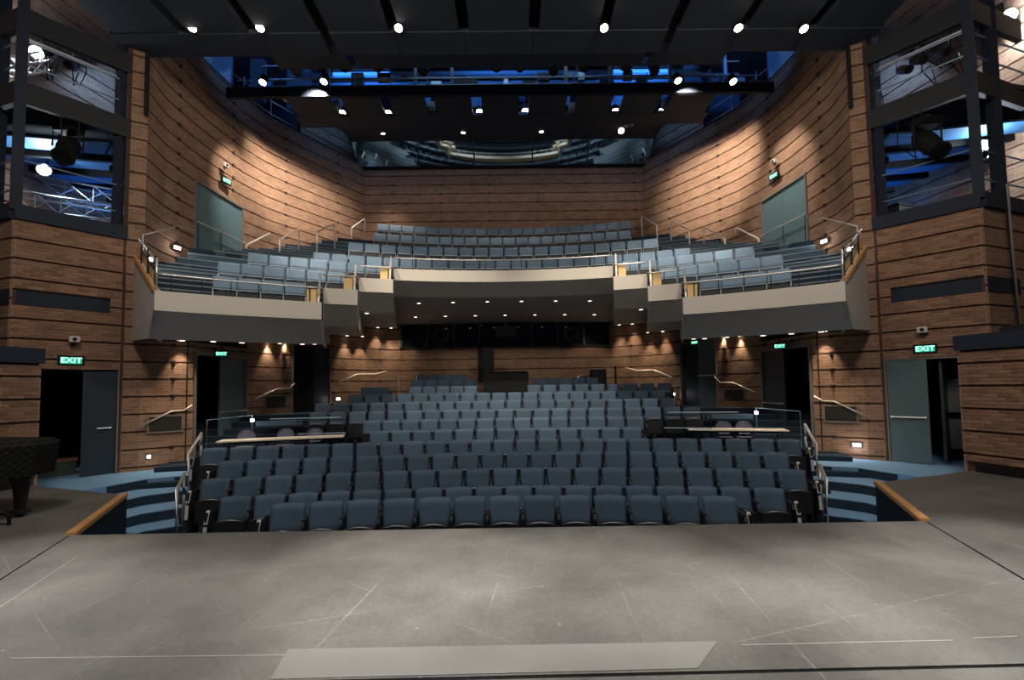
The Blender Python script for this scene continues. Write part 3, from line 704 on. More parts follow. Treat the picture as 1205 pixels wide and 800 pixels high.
# ---- brick towers and stage-side blocks beside the proscenium
A, B, Cc = (8.73, 10.20), (9.84, 8.85), (11.6, 9.45)
LAB = hypot(B[0]-A[0], B[1]-A[1])
for sx, nm in ((-1, 'left'), (1, 'right')):
    a, b, c = (sx*A[0], A[1]), (sx*B[0], B[1]), (sx*Cc[0], Cc[1])
    inw = 1 if sx < 0 else -1
    # travelling A->B: hall side
    real_brick_wall('wall_tower_'+nm, a, b, -0.22, 5.18, holes=[(0.09, 1.34, -1, 2.13), (0.27, LAB, 3.43, 3.74)], phase=0.31-6*G, inward=(-1 if sx > 0 else 1), vis=lambda m, z: z > 2.0)
    band_wall('wall_tower_return_'+nm, [b, c], 0.0, 5.18, (-1 if sx > 0 else 1)*1.0, phase=0.31)
    # dark blue recessed slot
    d = Vector((b[0]-a[0], b[1]-a[1])).normalized()
    n_ = Vector((-d.y, d.x))*(1 if sx < 0 else -1)
    m0 = Vector(a)+d*.27; m1 = Vector(b)
    MB().beam((m0.x-n_.x*.03, m0.y-n_.y*.03, 3.585), (m1.x-n_.x*.03, m1.y-n_.y*.03, 3.585), 0.02, 0.31).beam((m0.x, m0.y, 3.435), (m1.x, m1.y, 3.435), 0.09, 0.015).obj('trim_slot_'+nm, NAVY, kind='structure')
    e = Vector(b)+Vector((c[0]-b[0], c[1]-b[1]))*.62
    MB().beam((b[0], b[1]-.05, 3.585), (e.x, e.y-.05, 3.585), 0.02, 0.31).obj('trim_slot_return_'+nm, NAVY, kind='structure')
    # stage side block
    p0, p1 = (sx*8.42, 8.06), (sx*9.0, 5.4)
    real_brick_wall('wall_block_'+nm, p0, p1, 0.13, 2.17, phase=0.31-G, inward=(-1 if sx > 0 else 1), vis=lambda m, z: m.y > 6.9)
    real_brick_wall('wall_block_end_'+nm, (sx*9.5, 8.72), p0, -0.1, 2.17, phase=0.31-G, inward=(-1 if sx > 0 else 1), maxn=60)
    MB().beam((sx*8.40, 8.1, 2.31), (sx*9.0, 5.35, 2.31), 0.16, 0.27).obj('trim_block_cap_'+nm, NAVY, kind='structure')
    MB().prism([(sx*8.45, 8.1), (sx*9.55, 8.78), (sx*11.5, 8.7), (sx*11.5, 5.4), (sx*9.02, 5.4)], 2.16, 2.44).obj('trim_block_top_'+nm, NAVY, kind='structure')
    MB().beam((sx*8.43, 7.9, 0.07), (sx*8.99, 5.4, 0.07), 0.07, 0.13).obj('baseboard_block_'+nm, BLACKM, kind='structure')
    # passage behind the tower doorway
    MB().prism([(sx*8.95, 10.6), (sx*10.3, 8.95), (sx*12.4, 10.4), (sx*11.2, 12.2)], -0.24, -0.19).obj('floor_passage', DARKIN, kind='structure')
    MB().beam((sx*11.2, 12.0, 1.2), (sx*12.4, 10.2, 1.2), 0.1, 3.0).beam((sx*8.95, 10.45, 1.2), (sx*11.2, 12.1, 1.2), 0.1, 3.0).beam((sx*10.1, 9.1, 1.2), (sx*12.4, 10.4, 1.2), 0.1, 3.0).obj('wall_passage_'+nm, DARKIN, kind='structure')
    MB().prism([(sx*8.85, 10.4), (sx*10.2, 8.9), (sx*12.4, 10.4), (sx*11.2, 12.2)], 2.25, 2.35).obj('ceiling_passage', DARKIN, kind='structure')

# tower doors
def wall_frame(p, q):
    d = Vector((q[0]-p[0], q[1]-p[1])); return atan2(d.y, d.x)
# right tower: leaf 0.09..0.80 closed, rest open and dark
R1 = thing('door_1', 'x', 'x', (A[0]+0.0, A[1], 0), wall_frame(A, B)); del R1['label']; del R1['category']; R1['kind'] = 'structure'
# local x runs A->B, hall side is local -Y on the right
door_leaf(R1, 'leaf', 0.12, 0.80, -0.17, 2.10, DOORB, y=-0.02, label='pale blue grey closed leaf')
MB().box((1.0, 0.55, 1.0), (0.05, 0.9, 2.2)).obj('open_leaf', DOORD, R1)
MB().box((1.16, 0.75, 1.3), (0.45, 0.04, 0.75)).obj('notice_panel', GREYP, R1); MB().box((1.16, 0.75, 0.45), (0.45, 0.04, 0.65)).obj('kick_panel', GREYP, R1)
MB().box((0.1, 0.0, 0.97), (0.03, 0.12, 2.3)).box((0.72, 0.0, 2.12), (1.26, 0.12, 0.03)).obj('frame', FRAMEM, R1)
La, Lb = (-A[0], A[1]), (-B[0], B[1])
L1 = thing('door_2', 'x', 'x', (-A[0], A[1], 0), wall_frame(La, Lb)); del L1['label']; del L1['category']; L1['kind'] = 'structure'
o = MB().box((0.40, 0.02, 0.965), (0.56, 0.05, 2.27)).obj('leaf', DOORD, L1, bevel=0.004)
MB().tube([(0.20, 0.10, 0.85), (0.44, 0.10, 0.85)], 0.014).box((0.22, .07, .85), (.03, .06, .05)).obj('lever', CHROME, o)
MB().box((0.10, 0.02, 0.97), (0.03, 0.14, 2.3)).obj('frame', FRAMEM, L1)
MB().box((1.1, -0.7, 0.15), (0.9, 0.3, 0.06)).obj('bench_top', mat('bench_wood', (0.20, 0.09, 0.05), 0.6), L1)
MB().box((1.1, -0.7, -0.05), (0.85, 0.25, 0.36)).obj('bench_side', mat('bench_green', (0.05, 0.07, 0.05), 0.7), L1)

# lower hall doors 3..6 and upper doors 7..8
def inset(name, p, q, z0, z1, sx, leaves, depth=0.12):
    """p,q plan ends; leaves: list of (u0,u1,material,y offset,bar)"""
    t = thing(name, 'x', 'x', (p[0], p[1], 0), wall_frame(p, q)); del t['label']; del t['category']; t['kind'] = 'structure'
    L = hypot(q[0]-p[0], q[1]-p[1]); out = 1 if sx > 0 else -1      # local +Y*out is behind the wall... hall side is local -Y*(-)
    for (u0, u1, m, yo, bar) in leaves:
        o = MB().box(((u0+u1)/2*L, yo, (z0+z1)/2), ((u1-u0)*L-.01, 0.05, z1-z0)).obj('leaf', m, t, bevel=0.004)
        if bar: 
            hs = 1 if sx > 0 else -1
            MB().tube([(u0*L+.05, yo+hs*.08, z0+1.02), (u1*L-.05, yo+hs*.08, z0+1.02)], 0.016).box((u0*L+.08, yo+hs*.05, z0+1.02), (.05, .07, .05)).box((u1*L-.08, yo+hs*.05, z0+1.02), (.05, .07, .05)).obj('push_bar', CHROME, o)
    MB().box((0.02, 0, (z0+z1)/2), (0.05, 0.16, z1-z0+.04)).box((L-.02, 0, (z0+z1)/2), (0.05, 0.16, z1-z0+.04)).box((L/2, 0, z1+.02), (L, 0.16, 0.05)).obj('frame', FRAMEM, t)
    return t
n_ = 3
for sx in (-1, 1):
    p, q = (sx*7.7, 10.97), (sx*7.6, 12.98)
    # near half stands open (dark), far half leaf grey
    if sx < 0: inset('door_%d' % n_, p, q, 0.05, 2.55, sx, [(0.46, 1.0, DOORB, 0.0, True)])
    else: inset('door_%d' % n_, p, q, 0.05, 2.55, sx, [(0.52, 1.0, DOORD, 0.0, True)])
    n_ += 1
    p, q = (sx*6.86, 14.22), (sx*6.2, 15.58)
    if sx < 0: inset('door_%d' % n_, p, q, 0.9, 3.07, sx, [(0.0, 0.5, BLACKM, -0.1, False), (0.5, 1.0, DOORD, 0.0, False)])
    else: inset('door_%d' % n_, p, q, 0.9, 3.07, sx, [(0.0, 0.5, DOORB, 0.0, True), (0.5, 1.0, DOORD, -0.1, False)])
    n_ += 1
    s0 = US[2]+.12; 
    p, q = (sx*8.755, 12.34), (sx*8.60, 14.33)
    inset('door_%d' % n_, p, q, 4.9, 7.60, sx, [(0.01, 0.5, DOORT, 0.0, False), (0.5, 0.99, DOORT, 0.0, False)])
    n_ += 1
    # dark lobbies behind
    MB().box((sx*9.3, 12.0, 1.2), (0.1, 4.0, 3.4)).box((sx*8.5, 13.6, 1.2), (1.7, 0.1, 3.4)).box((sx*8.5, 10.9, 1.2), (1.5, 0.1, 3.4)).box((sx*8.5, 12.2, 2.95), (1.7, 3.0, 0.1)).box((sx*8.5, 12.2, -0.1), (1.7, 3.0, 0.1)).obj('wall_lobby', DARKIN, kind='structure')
    MB().beam((sx*7.9, 14.6, 2), (sx*7.1, 16.4, 2), 0.1, 3).obj('wall_lobby', DARKIN, kind='structure')

# ---- ceiling clouds
def cloud(name, x0, x1, y0, y1, z, th=0.12): return MB().box(((x0+x1)/2, (y0+y1)/2, z+th/2), (x1-x0, y1-y0, th)).obj(name, CLOUD, clouds, bevel=0.01)
clouds = thing('ceiling_clouds', 'x', 'x'); del clouds['label']; del clouds['category']; clouds['kind'] = 'structure'
sl = [-8.9, -7.2, -5.6, -4.0, -2.4, -0.8, 0.8, 2.4, 4.0, 5.6, 7.2, 8.9]
for a, b in zip(sl[:-1], sl[1:]):
    w = 0.12
    cloud('ceiling_panel', a+w, b-w, 6.4, 9.75, 9.8); cloud('ceiling_panel', a+(.1 if a in (-4.0, 4.0) else 0), b-(.1 if b in (-4.0, 4.0) else 0), 9.75, 10.45, 9.78)
sl = [-6.1, -4.0, -2.4, -0.8, 0.8, 2.4, 4.0, 6.1]
for a, b in zip(sl[:-1], sl[1:]): cloud('ceiling_panel', a+(.10 if a in (-4.0, 4.0) else .0), b-(.10 if b in (-4.0, 4.0) else 0), 10.35, 11.85, 10.5)
sl = [-7.3, -5.5, -3.9, -2.4, -0.85, 0.75, 2.35, 3.9, 5.5, 7.3]
for a, b in zip(sl[:-1], sl[1:]): cloud('ceiling_panel', a+.17, b-.17, 14.05, 15.1, 11.2); cloud('ceiling_panel', a, b, 15.1, 15.75, 11.2)
sl = [-6.3, -4.8, -3.2, -1.6, 0, 1.6, 3.2, 4.8, 6.3]
for a, b in zip(sl[:-1], sl[1:]): cloud('ceiling_panel', a+.14, b-.14, 15.75, 16.4, 11.5); cloud('ceiling_panel', a, b, 16.4, 17.75, 11.80)
# black sheets added to stand in for the darkness above the slots
MB().box((0, 8.4, 10.1), (17.6, 4.2, 0.04)).box((0, 15.0, 13.0), (13.0, 1.7, 0.04)).box((0, 17.2, 12.35), (13.0, 1.6, 0.04)).obj('ceiling_slot_dark_sheet', BLACKM, kind='structure')

# ---- lighting catwalk across the hall
cw = thing('lighting_catwalk', 'x', 'x'); cw['label'] = 'dark steel lighting catwalk spanning the hall above the seats'; cw['category'] = 'catwalk'
MB().box((0, 13.0, 10.62), (16.6, 0.12, 0.30)).obj('front_beam', NAVY, cw); MB().box((0, 13.2, 10.74), (16.6, 0.34, 0.05)).obj('deck', STEEL, cw)
MB().tube([(-8.3, 12.98, 10.80), (8.3, 12.98, 10.80)], 0.018).obj('toe_rail', SILVER, cw)
for z in (11.02, 11.28): MB().tube([(-8.2, 13.35, z), (8.2, 13.35, z)], 0.02).obj('guard_rail', mat('blue_grey_rail', (0.22, 0.32, 0.42), 0.4, 0.6), cw)
for i in range(15): MB().tube([(-8.0+i*16/14, 13.35, 10.75), (-8.0+i*16/14, 13.35, 11.4)], 0.018, 6).obj('guard_post', MATS['blue_grey_rail'], cw)
for x in (-5.45, -2.7, -1.55, 2.05, 3.45, 5.35, 7.1): MB().box((x, 13.5, 11.6), (0.09, 0.09, 1.6)).obj('hanger', SILVER if x in (-2.7, 2.05) else MATS['blue_grey_rail'], cw)
# blue painted steelwork beyond
for i, x in enumerate([-9.2, -7.9, -6.2, -4.9, -3.2, -1.0, 0.6, 2.2, 4.4, 6.0, 7.3, 8.9]):
    w = 0.5 + 0.35*((i*7) % 3)
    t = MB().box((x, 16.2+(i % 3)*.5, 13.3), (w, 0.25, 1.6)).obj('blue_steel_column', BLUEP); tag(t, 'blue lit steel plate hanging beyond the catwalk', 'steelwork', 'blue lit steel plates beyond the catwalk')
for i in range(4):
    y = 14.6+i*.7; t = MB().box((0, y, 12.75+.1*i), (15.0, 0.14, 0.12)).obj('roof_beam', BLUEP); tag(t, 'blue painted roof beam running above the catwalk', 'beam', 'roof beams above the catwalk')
ct = thing('rigging_frame', 'silver and blue rigging frame of pipes and boxes behind the catwalk', 'rigging')
rr = random.Random(3)
for i in range(26):
    x = -7.6+i*.61+rr.uniform(-.2, .2); z = rr.uniform(11.35, 11.9)
    MB().box((x, 13.9+rr.uniform(0, .5), z), (rr.uniform(.12, .5), .15, rr.uniform(.10, .45))).obj('box', [BLUEP, MATS['blue_grey_rail'], BLACKM, STEEL][i % 4], ct)
for z in (11.5, 11.75, 12.2): MB().tube([(-7.8, 13.95, z), (7.8, 13.95, z)], .018).obj('pipe', MATS['blue_grey_rail'], ct)
lamp('AREA', (0, 13.1, 12.6), (0, 14.6, 11.5), 14, (.5, .72, 1.0), 6.0, name='blue_rigging_light', sy=.4)
# ladders of the side gallery rails
for sx, nm in ((-1, 'left'), (1, 'right')):
    t = thing('gallery_rail', 'sloping steel guard rail of the gallery above the %s brick wall' % nm, 'guard rail')
    pts = [(9.2, 10.6), (9.35, 12.2), (9.25, 14.2), (8.6, 16.0), (7.9, 17.2)]
    for z in (11.9, 12.4): MB().tube([(sx*x, y, z) for x, y in pts], 0.02).obj('rail_tube', SILVER, t)
    for x, y in pts: MB().tube([(sx*x, y, 11.4), (sx*x, y, 12.5)], 0.022).obj('post', SILVER, t)
    for i, (x, y) in enumerate([(9.6, 12.6), (9.7, 14.2), (9.2, 11.6)]):
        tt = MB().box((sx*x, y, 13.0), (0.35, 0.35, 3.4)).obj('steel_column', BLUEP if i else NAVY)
        tag(tt, 'blue steel column %s behind the %s wall top' % (['in the middle', 'farthest from the stage', 'nearest the stage'][i], nm), 'column')

# ================================================================== SEATS
def seat_proto(kind):
    label = 'seat'
    cat = 'chair'
    t = thing('theatre_chair' if kind == 'main' else 'balcony_chair', label, cat)
    w = 0.432 if kind == 'main' else 0.455
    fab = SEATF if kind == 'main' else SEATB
    H0, H1 = (0.50, 0.87) if kind == 'main' else (0.56, 0.86)
    # backrest: curved padded shell
    def prof(u, v, side):
        x = (u-.5)*w; e = abs(2*u-1); u = u
        z = H0+(H1-H0)*v + 0.012*(1-e*e)*v 
        y = 0.10*v - 0.035*(e**2) + (0.0 if side else 0.055)
        if side == 0: pass
        edge = min(1, min(1-e, .05)/.05) ** .5 * min(1, min(v, 1-v, .05)/.05) ** .5
        y -= 0.028*edge*(1 if side else -1)
        return (x, y-0.02, z)
    b = MB(); nu, nv = 12, 8
    b.grid(lambda u, v: prof(u, v, 1), nu, nv); n0 = len(b.v); b.grid(lambda u, v: prof(1-u, v, 0), nu, nv)
    def rim():
        idx = lambda i, j: i*(nv+1)+j
        loop = [idx(i, 0) for i in range(nu)]+[idx(nu, j) for j in range(nv)]+[idx(i, nv) for i in range(nu, 0, -1)]+[idx(0, j) for j in range(nv, 0, -1)]
        def mirror(k): i, j = divmod(k, nv+1); return n0+(nu-i)*(nv+1)+j
        for p, q in zip(loop, loop[1:]+loop[:1]): b.f.append((p, mirror(p), mirror(q), q))
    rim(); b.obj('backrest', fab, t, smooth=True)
    if kind == 'main':
        # tipped up seat pan in front of the back
        b = MB()
        def pan(u, v, s_):
            e = abs(2*u-1); z = 0.20+0.36*v + (0.030*(1-e*e) if v > .6 else 0); y = -0.12 - (0.10 if s_ else 0.0) - 0.03*v*(1 if s_ else 0)
            y += 0.02*e*e*(1 if s_ else 0)
            return ((u-.5)*(w-.03), y, z)
        b.grid(lambda u, v: pan(u, v, 1), 6, 3); n1 = len(b.v); b.grid(lambda u, v: pan(1-u, v, 0), 6, 3)
        nu2, nv2 = 6, 3
        loop = [i*4 for i in range(6)]+[24+j for j in range(3)]+[i*4+3 for i in range(6, 0, -1)]+[j for j in range(3, 0, -1)]
        mir = lambda k: n1+(6-k//4)*4+k % 4
        for p, q in zip(loop, loop[1:]+loop[:1]): b.f.append((p, mir(p), mir(q), q))
        pn = b.obj('seat_pan', SEATD, t)
        b = MB(); pts = []
        for i in range(7): u = i/6; p = pan(u, 1, 1); pts.append((p[0]*.86, p[1]+.02, p[2]+.004))
        b.tube(pts, [0.004, .010, .013, .014, .013, .010, .004], 6).obj('front_edge', SEATR, pn, smooth=True)
        MB().box((0.25, 0.03, 0.34), (0.035, 0.24, 0.68)).obj('side_support', SEATD, t)
        MB().box((0.25, -0.04, 0.69), (0.05, 0.26, 0.035)).obj('armrest', SEATD, t, bevel=0.008)
        MB().box((0.25, -0.185, 0.655), (0.034, 0.02, 0.06)).obj('armrest_cap', SEATR, t)
    else:
        for s_ in (-1, 1):
            MB().tube([(s_*0.225, -.01, 0.28), (s_*0.225, 0.02, 0.58), (s_*.225, .055, .80)], 0.012, 6).obj('frame_tube', SEATM, t)
        MB().beam((-0.225, -.045, 0.555), (0.225, -.045, 0.555), 0.02, 0.016).obj('frame_bar', SEATM, t)
        MB().box((0, -0.12, 0.33), (w-.06, 0.12, 0.30)).obj('seat_pan', SEATD, t, bevel=0.02)
        MB().box((0.254, -0.05, 0.25), (0.03, 0.25, 0.50)).obj('side_support', SEATD, t)
    remember(t); return t
def kidmap(t):
    kids.clear()
    remember(t)
used = {}
def put_seat(kind, proto, loc, rz, label, group):
    if kind not in used: used[kind] = 1; t = proto; t.location = loc; t.rotation_euler = (0, 0, rz); t['label'] = label
    else: t = rep(proto, loc, rz, label)
    t['group'] = group; return t
ps = seat_proto('main')
ROWN = ['front row', 'second row', 'third row', 'fourth row', 'fifth row', 'sixth row', 'seventh row', 'eighth row', 'ninth row', 'tenth row', 'eleventh row', 'twelfth row', 'back row']
MROWS = [(0, -.1554, .1591, 13, ''), (1, -.2071, .2079, 18, ''), (2, -.2353, .2373, 21, ''), (3, -.2381, .2388, 22, ''), (4, -.2625, .2603, 25, ''), (5, -.1315, .1336, 13, ''),
         (6, -.1442, .1414, 15, ''), (7, -.2022, .2026, 21, ''), (8, -.2032, .1843, 21, ''), (9, -.175, .1778, 20, ''), (10, -.1644, -.1336, 2, ' left piece'), (10, -.1126, -.0328, 5, ' left block'),
         (10, .0236, .1899, 9, ' right block'), (11, -.1129, -.0348, 5, ' left block'), (11, .0323, .1108, 5, ' right block'), (12, -.1117, -.0472, 4, '')]
for (k, a0, a1, n, blk) in MROWS:
    R = MAINR[k]; zf = MAINZ[k]-0.87
    for i in range(n):
        a = a0+(a1-a0)*(i+.5)/n
        lab = 'navy tip-up seat %s, %s%s of lower floor' % (place_word(i, n), ROWN[k], blk)
        o = put_seat('main', ps, (R*sin(a), YC+R*cos(a), zf), -a, lab, 'tip-up seats on the lower floor')
        if i == 0 and k < 10 and k not in (7, 8, 9):
            pass
# end panels with bright chrome strips beside the first rows
t = None
for sx in (-1, 1):
    for k in range(0, 5):
        a = (MROWS[k][1] if sx < 0 else MROWS[k][2]) + sx*.0025; R = MAINR[k]; z = MAINZ[k]-.87
        t = thing('row_end_panel', 'dark end panel with a bright strip at the %s end of the %s' % ('left' if sx < 0 else 'right', ROWN[k]), 'end panel', (R*sin(a), YC+R*cos(a), z), -a)
        MB().box((0, -.03, 0.36), (0.03, 0.42, 0.72)).obj('panel', SEATD, t, bevel=0.01)
        MB().beam((0, -.27, 0.30), (0, -.24, 0.52), 0.045, 0.014, upv=(0, 1, 0)).beam((0, -.235, 0.56), (0, -.14, 0.74), 0.045, 0.014, upv=(0, 1, 0)).obj('chrome_strip', MATS['white_rail'], t)
kids.clear()
pb = seat_proto('balcony')
BN = ['front side row', 'second side row', 'third side row', 'long front row', 'long second row', 'third long row', 'back row']
BROWS = [(0, -.5396, -.3891, 4, ' left'), (0, .3906, .5419, 4, ' right'), (1, -.536, -.3189, 6, ' left'), (1, .3173, .5322, 6, ' right'), (2, -.4934, -.2498, 7, ' left'), (2, .2455, .4901, 7, ' right'),
         (3, -.3851, .3813, 23, ''), (4, -.3226, .3219, 20, ''), (5, -.2763, .270, 20, ''), (6, -.2707, .271, 21, '')]
for (k, a0, a1, n, blk) in BROWS:
    R = BR[k]; zf = BF[k]
    for i in range(n):
        a = a0+(a1-a0)*(i+.5)/n
        if blk: lab = 'blue grey seat %s, balcony%s %s' % (place_word(i, n), blk, BN[k])
        else: lab = 'blue grey seat %s, balcony %s' % (place_word(i, n), BN[k])
        put_seat('balcony', pb, (R*sin(a), BC+R*cos(a), zf), -a, lab, 'seats on the balcony')

# ================================================================== OBJECTS ON THE FLOOR
def table(loc0, loc1, z, zf, label):
    a, b = Vector(loc0), Vector(loc1); m = (a+b)/2; L = (b-a).length; rz = atan2(b.y-a.y, b.x-a.x)
    t = thing('folding_table', label, 'table', (m.x, m.y, zf), rz)
    MB().box((0, 0, z-zf-.02), (L, 0.50, 0.035)).obj('tabletop', WHITE, t, bevel=0.008)
    for x in (-L/2+.15, L/2-.15):
        for y in (-.18, .18): MB().tube([(x, y, 0), (x, y, z-zf-.04)], 0.015).obj('leg', BLACKM, t)
    MB().box((0, 0, z-zf-.07), (L-.3, 0.03, 0.05)).obj('apron', BLACKM, t)
table((-6.62, 10.35), (-4.02, 11.15), 0.49, -0.24, 'long white table behind the fifth row on the left side')
table((4.75, 11.55), (6.95, 10.95), 0.49, -0.24, 'white table behind the fifth row on the right side')
def stool(x, y, z, rz, label):
    t = thing('stacking_chair', label, 'chair', (x, y, z), rz)
    b = MB()
    b.grid(lambda u, v: ((u-.5)*.40*math.sqrt(max(0.12, 1-(2*v-1)**2*.75)), 0.17+.05*v-.10*(2*u-1)**2*.5, 0.52+.34*v), 8, 6)
    n0 = len(b.v)
    b.grid(lambda u, v: ((u-.5)*.40*math.sqrt(max(0.12, 1-(2*v-1)**2*.75)), 0.19+.05*v-.10*(2*u-1)**2*.5, 0.52+.34*v), 8, 6)
    b.obj('backrest', PURPLE, t, smooth=True)
    MB().box((0, -.02, .45), (.40, .40, .03)).obj('seat', PURPLE, t, bevel=0.012)
    for sx in (-1, 1):
        for sy in (-1, 1): MB().tube([(sx*.16, sy*.15-.02, .44), (sx*.2, sy*.2-.02, 0)], 0.011, 6).obj('leg', STEEL, t)
    return t
for x, y, l in [(-6.50, 11.15, 'lilac grey stacking chair behind the left white table, leftmost of three'), (-5.62, 11.35, 'lilac grey stacking chair behind the left white table, middle of three'), (-4.85, 11.30, 'lilac grey stacking chair behind the left white table, rightmost of three'),
                (5.75, 11.62, 'lilac grey stacking chair behind the right white table, left one'), (6.25, 11.55, 'lilac grey stacking chair behind the right white table, right one')]:
    stool(x, y, -0.22, -math.atan2(x, 20), l)
# black counter fronts around the accessible seating bays
for sx, nm in ((-1, 'left'), (1, 'right')):
    t = thing('bay_partition', 'low black partition with a top rail beside the %s white table' % nm, 'partition')
    MB().beam((sx*3.62, 10.85, -.02), (sx*3.85, 11.4, -.02), 0.05, 0.75).beam((sx*4.15, 11.66, -.02), (sx*4.45, 11.60, -.02), 0.04, 0.5).obj('panel', BLACKM, t)
    MB().tube([(sx*4.15, 11.62, -0.1), (sx*4.15, 11.62, 0.84), (sx*5.3, 11.40, 0.84), (sx*5.3, 11.40, -0.1)], 0.02).obj('rail', BLACKM, t)
    MB().tube([(sx*4.15, 11.62, 0.50), (sx*5.3, 11.40, 0.50)], 0.012).obj('mid_rail', MATS['blue_grey_rail'], t)
    MB().tube([(sx*4.3, 11.66, 0.90), (sx*6.0, 11.38, 0.90)], 0.014).obj('upper_rail', MATS['blue_grey_rail'], t)
    t = thing('aisle_guard', 'thin tubular guard at the %s aisle beside the white table' % nm, 'guard rail')
    MB().tube([(sx*7.35, 11.0, -.1), (sx*7.35, 11.0, 0.92), (sx*6.7, 11.8, 0.98), (sx*6.7, 11.8, 0.0)], 0.013).obj('rail_tube', MATS['blue_grey_rail'], t)
    t = thing('aisle_ledge', 'blue topped ledge with a small light at the %s end of the eighth row' % nm, 'ledge')
    MB().beam((sx*5.55, 12.2, 0.75), (sx*6.6, 11.85, 0.75), 0.35, 0.12).obj('ledge_top', mat('ledge_blue', (0.05, 0.10, 0.16), .7), t)
    MB().box((sx*6.62, 11.66, 0.86), (0.07, 0.05, 0.07)).obj('light', LAMPS, t)
    lamp('POINT', (sx*6.62, 11.45, 0.9), None, 0.8, COOL, 0.03)
# control desk, speaker cabinet, stand
t = thing('control_desk', 'tall black covered control desk in the middle of the back rows', 'desk', (0.0, 15.75, 1.05))
MB().box((0, 0, 0.55), (1.6, 0.6, 1.05)).obj('desk_body', BLACKM, t, bevel=0.02)
MB().box((-0.62, 0.2, 1.22), (0.40, 0.2, 1.6)).obj('equipment_rack', BLACKM, t, bevel=0.02)
MB().box((.1, -0.05, 1.10), (1.35, 0.5, 0.06)).obj('lid', BLACKG, t, bevel=0.01)
t = thing('speaker_cabinet', 'black speaker cabinet standing at the right of the back rows', 'speaker', (3.45, 16.6, 1.255))
MB().box((0, 0, 0.66), (0.55, 0.45, 0.66)).obj('cabinet', BLACKM, t, bevel=0.02)
MB().box((0, -0.235, 0.66), (0.47, 0.02, 0.58)).obj('grille', SEATD, t); MB().box((0, 0, 0.17), (0.3, 0.3, 0.33)).obj('stand', BLACKM, t); MB().box((0, 0, 1.005), (0.42, 0.3, 0.03)).obj('top_papers', PLASTW, t)
t = thing('stand_pole', 'thin black vertical pole stand to the right of the speaker cabinet', 'stand', (4.05, 16.3, 1.3))
MB().tube([(0, 0, 0.02), (0, 0, 1.05)], 0.035).obj('pole', BLACKM, t); MB().tube([(0, 0, 0), (0, 0, 0.03)], 0.2, 14).obj('base', BLACKM, t)
t = thing('round_back_chair', 'small round backed chair with a pale rim at the back rows', 'chair', (2.85, 16.3, 1.15))
MB().tube([(.26*cos(a), 0, .62+.28*sin(a)) for a in [i*pi/10 for i in range(11)]], 0.022).obj('rim', SILVER, t)
MB().box((0, .02, .68), (.42, .03, .3)).obj('backrest', SEATD, t, bevel=0.01); MB().box((0, -.2, .45), (.44, .42, .05)).obj('seat', SEATD, t, bevel=.015); MB().tube([(0, -.2, 0), (0, -.2, .45)], .04).obj('leg', STEEL, t)
for i, x in enumerate((-3.95, -3.3)):
    t = MB().tube([(x, 16.3, 1.2), (x, 16.3, 2.12)], 0.028).obj('white_post', PLASTW); tag(t, 'short white post behind the back rows at the left, %s of two' % ['left', 'right'][i], 'post', 'white posts behind the back rows')

# handrails down the side aisles, beside the seat rows
for sx, nm in ((-1, 'left'), (1, 'right')):
    t = thing('aisle_handrail', 'chrome handrail at the foot of the %s aisle steps' % nm, 'handrail')
    MB().tube([(sx*5.22, 7.2, -.9), (sx*5.22, 7.2, .06), (sx*5.55, 7.80, .20), (sx*5.55, 7.80, -.15)], 0.028, 10).obj('rail_tube', CHROME, t, smooth=True)
    MB().tube([(sx*5.55, 7.80, -.9), (sx*5.55, 7.80, .18)], 0.024, 8).obj('post', CHROME, t, smooth=True)
    t = thing('aisle_handrail', 'tall chrome handrail at the head of the %s aisle steps' % nm, 'handrail')
    MB().tube([(sx*6.12, 8.7, -.6), (sx*6.12, 8.7, .42), (sx*6.62, 9.75, .72), (sx*6.62, 9.75, .45)], 0.028, 10).obj('rail_tube', CHROME, t, smooth=True)
    MB().tube([(sx*6.62, 9.75, -.2), (sx*6.62, 9.75, .7)], 0.024, 8).obj('post', CHROME, t, smooth=True)
# handrails fixed to the walls
def wr(name, side, pts, where):
    sx = side; off = 0.0
    P_ = [Vector((sx*x, y, z)) for x, y, z in pts]
    return rail('wall_handrail', where, P_, 0.02, brackets=[(P_[i]+Vector((sx*.09, .09, -.06)), P_[i]) for i in range(1, len(P_)-1)], m=mat('pale_rail', (0.72, 0.66, 0.58), 0.35, 0.5))
for sx, nm in ((-1, 'left'), (1, 'right')):
    wr('', sx, [(8.45, 10.22, 0.80), (7.95, 10.65, 1.17), (7.78, 10.80, 1.18), (7.62, 10.86, 1.30)], 'pale handrail on the %s brick wall near the stage door' % nm)
    wr('', sx, [(7.42, 13.15, 1.38), (7.06, 13.69, 1.67), (6.84, 14.05, 1.68), (6.74, 14.20, 1.86)], 'pale handrail on the %s brick wall between the two doorways' % nm)
    wr('', sx, [(5.92, 15.75, 1.90), (5.48, 16.28, 2.18), (4.95, 16.80, 2.20), (4.60, 17.0, 2.32)], 'pale handrail on the %s curved brick wall behind the seats' % nm)
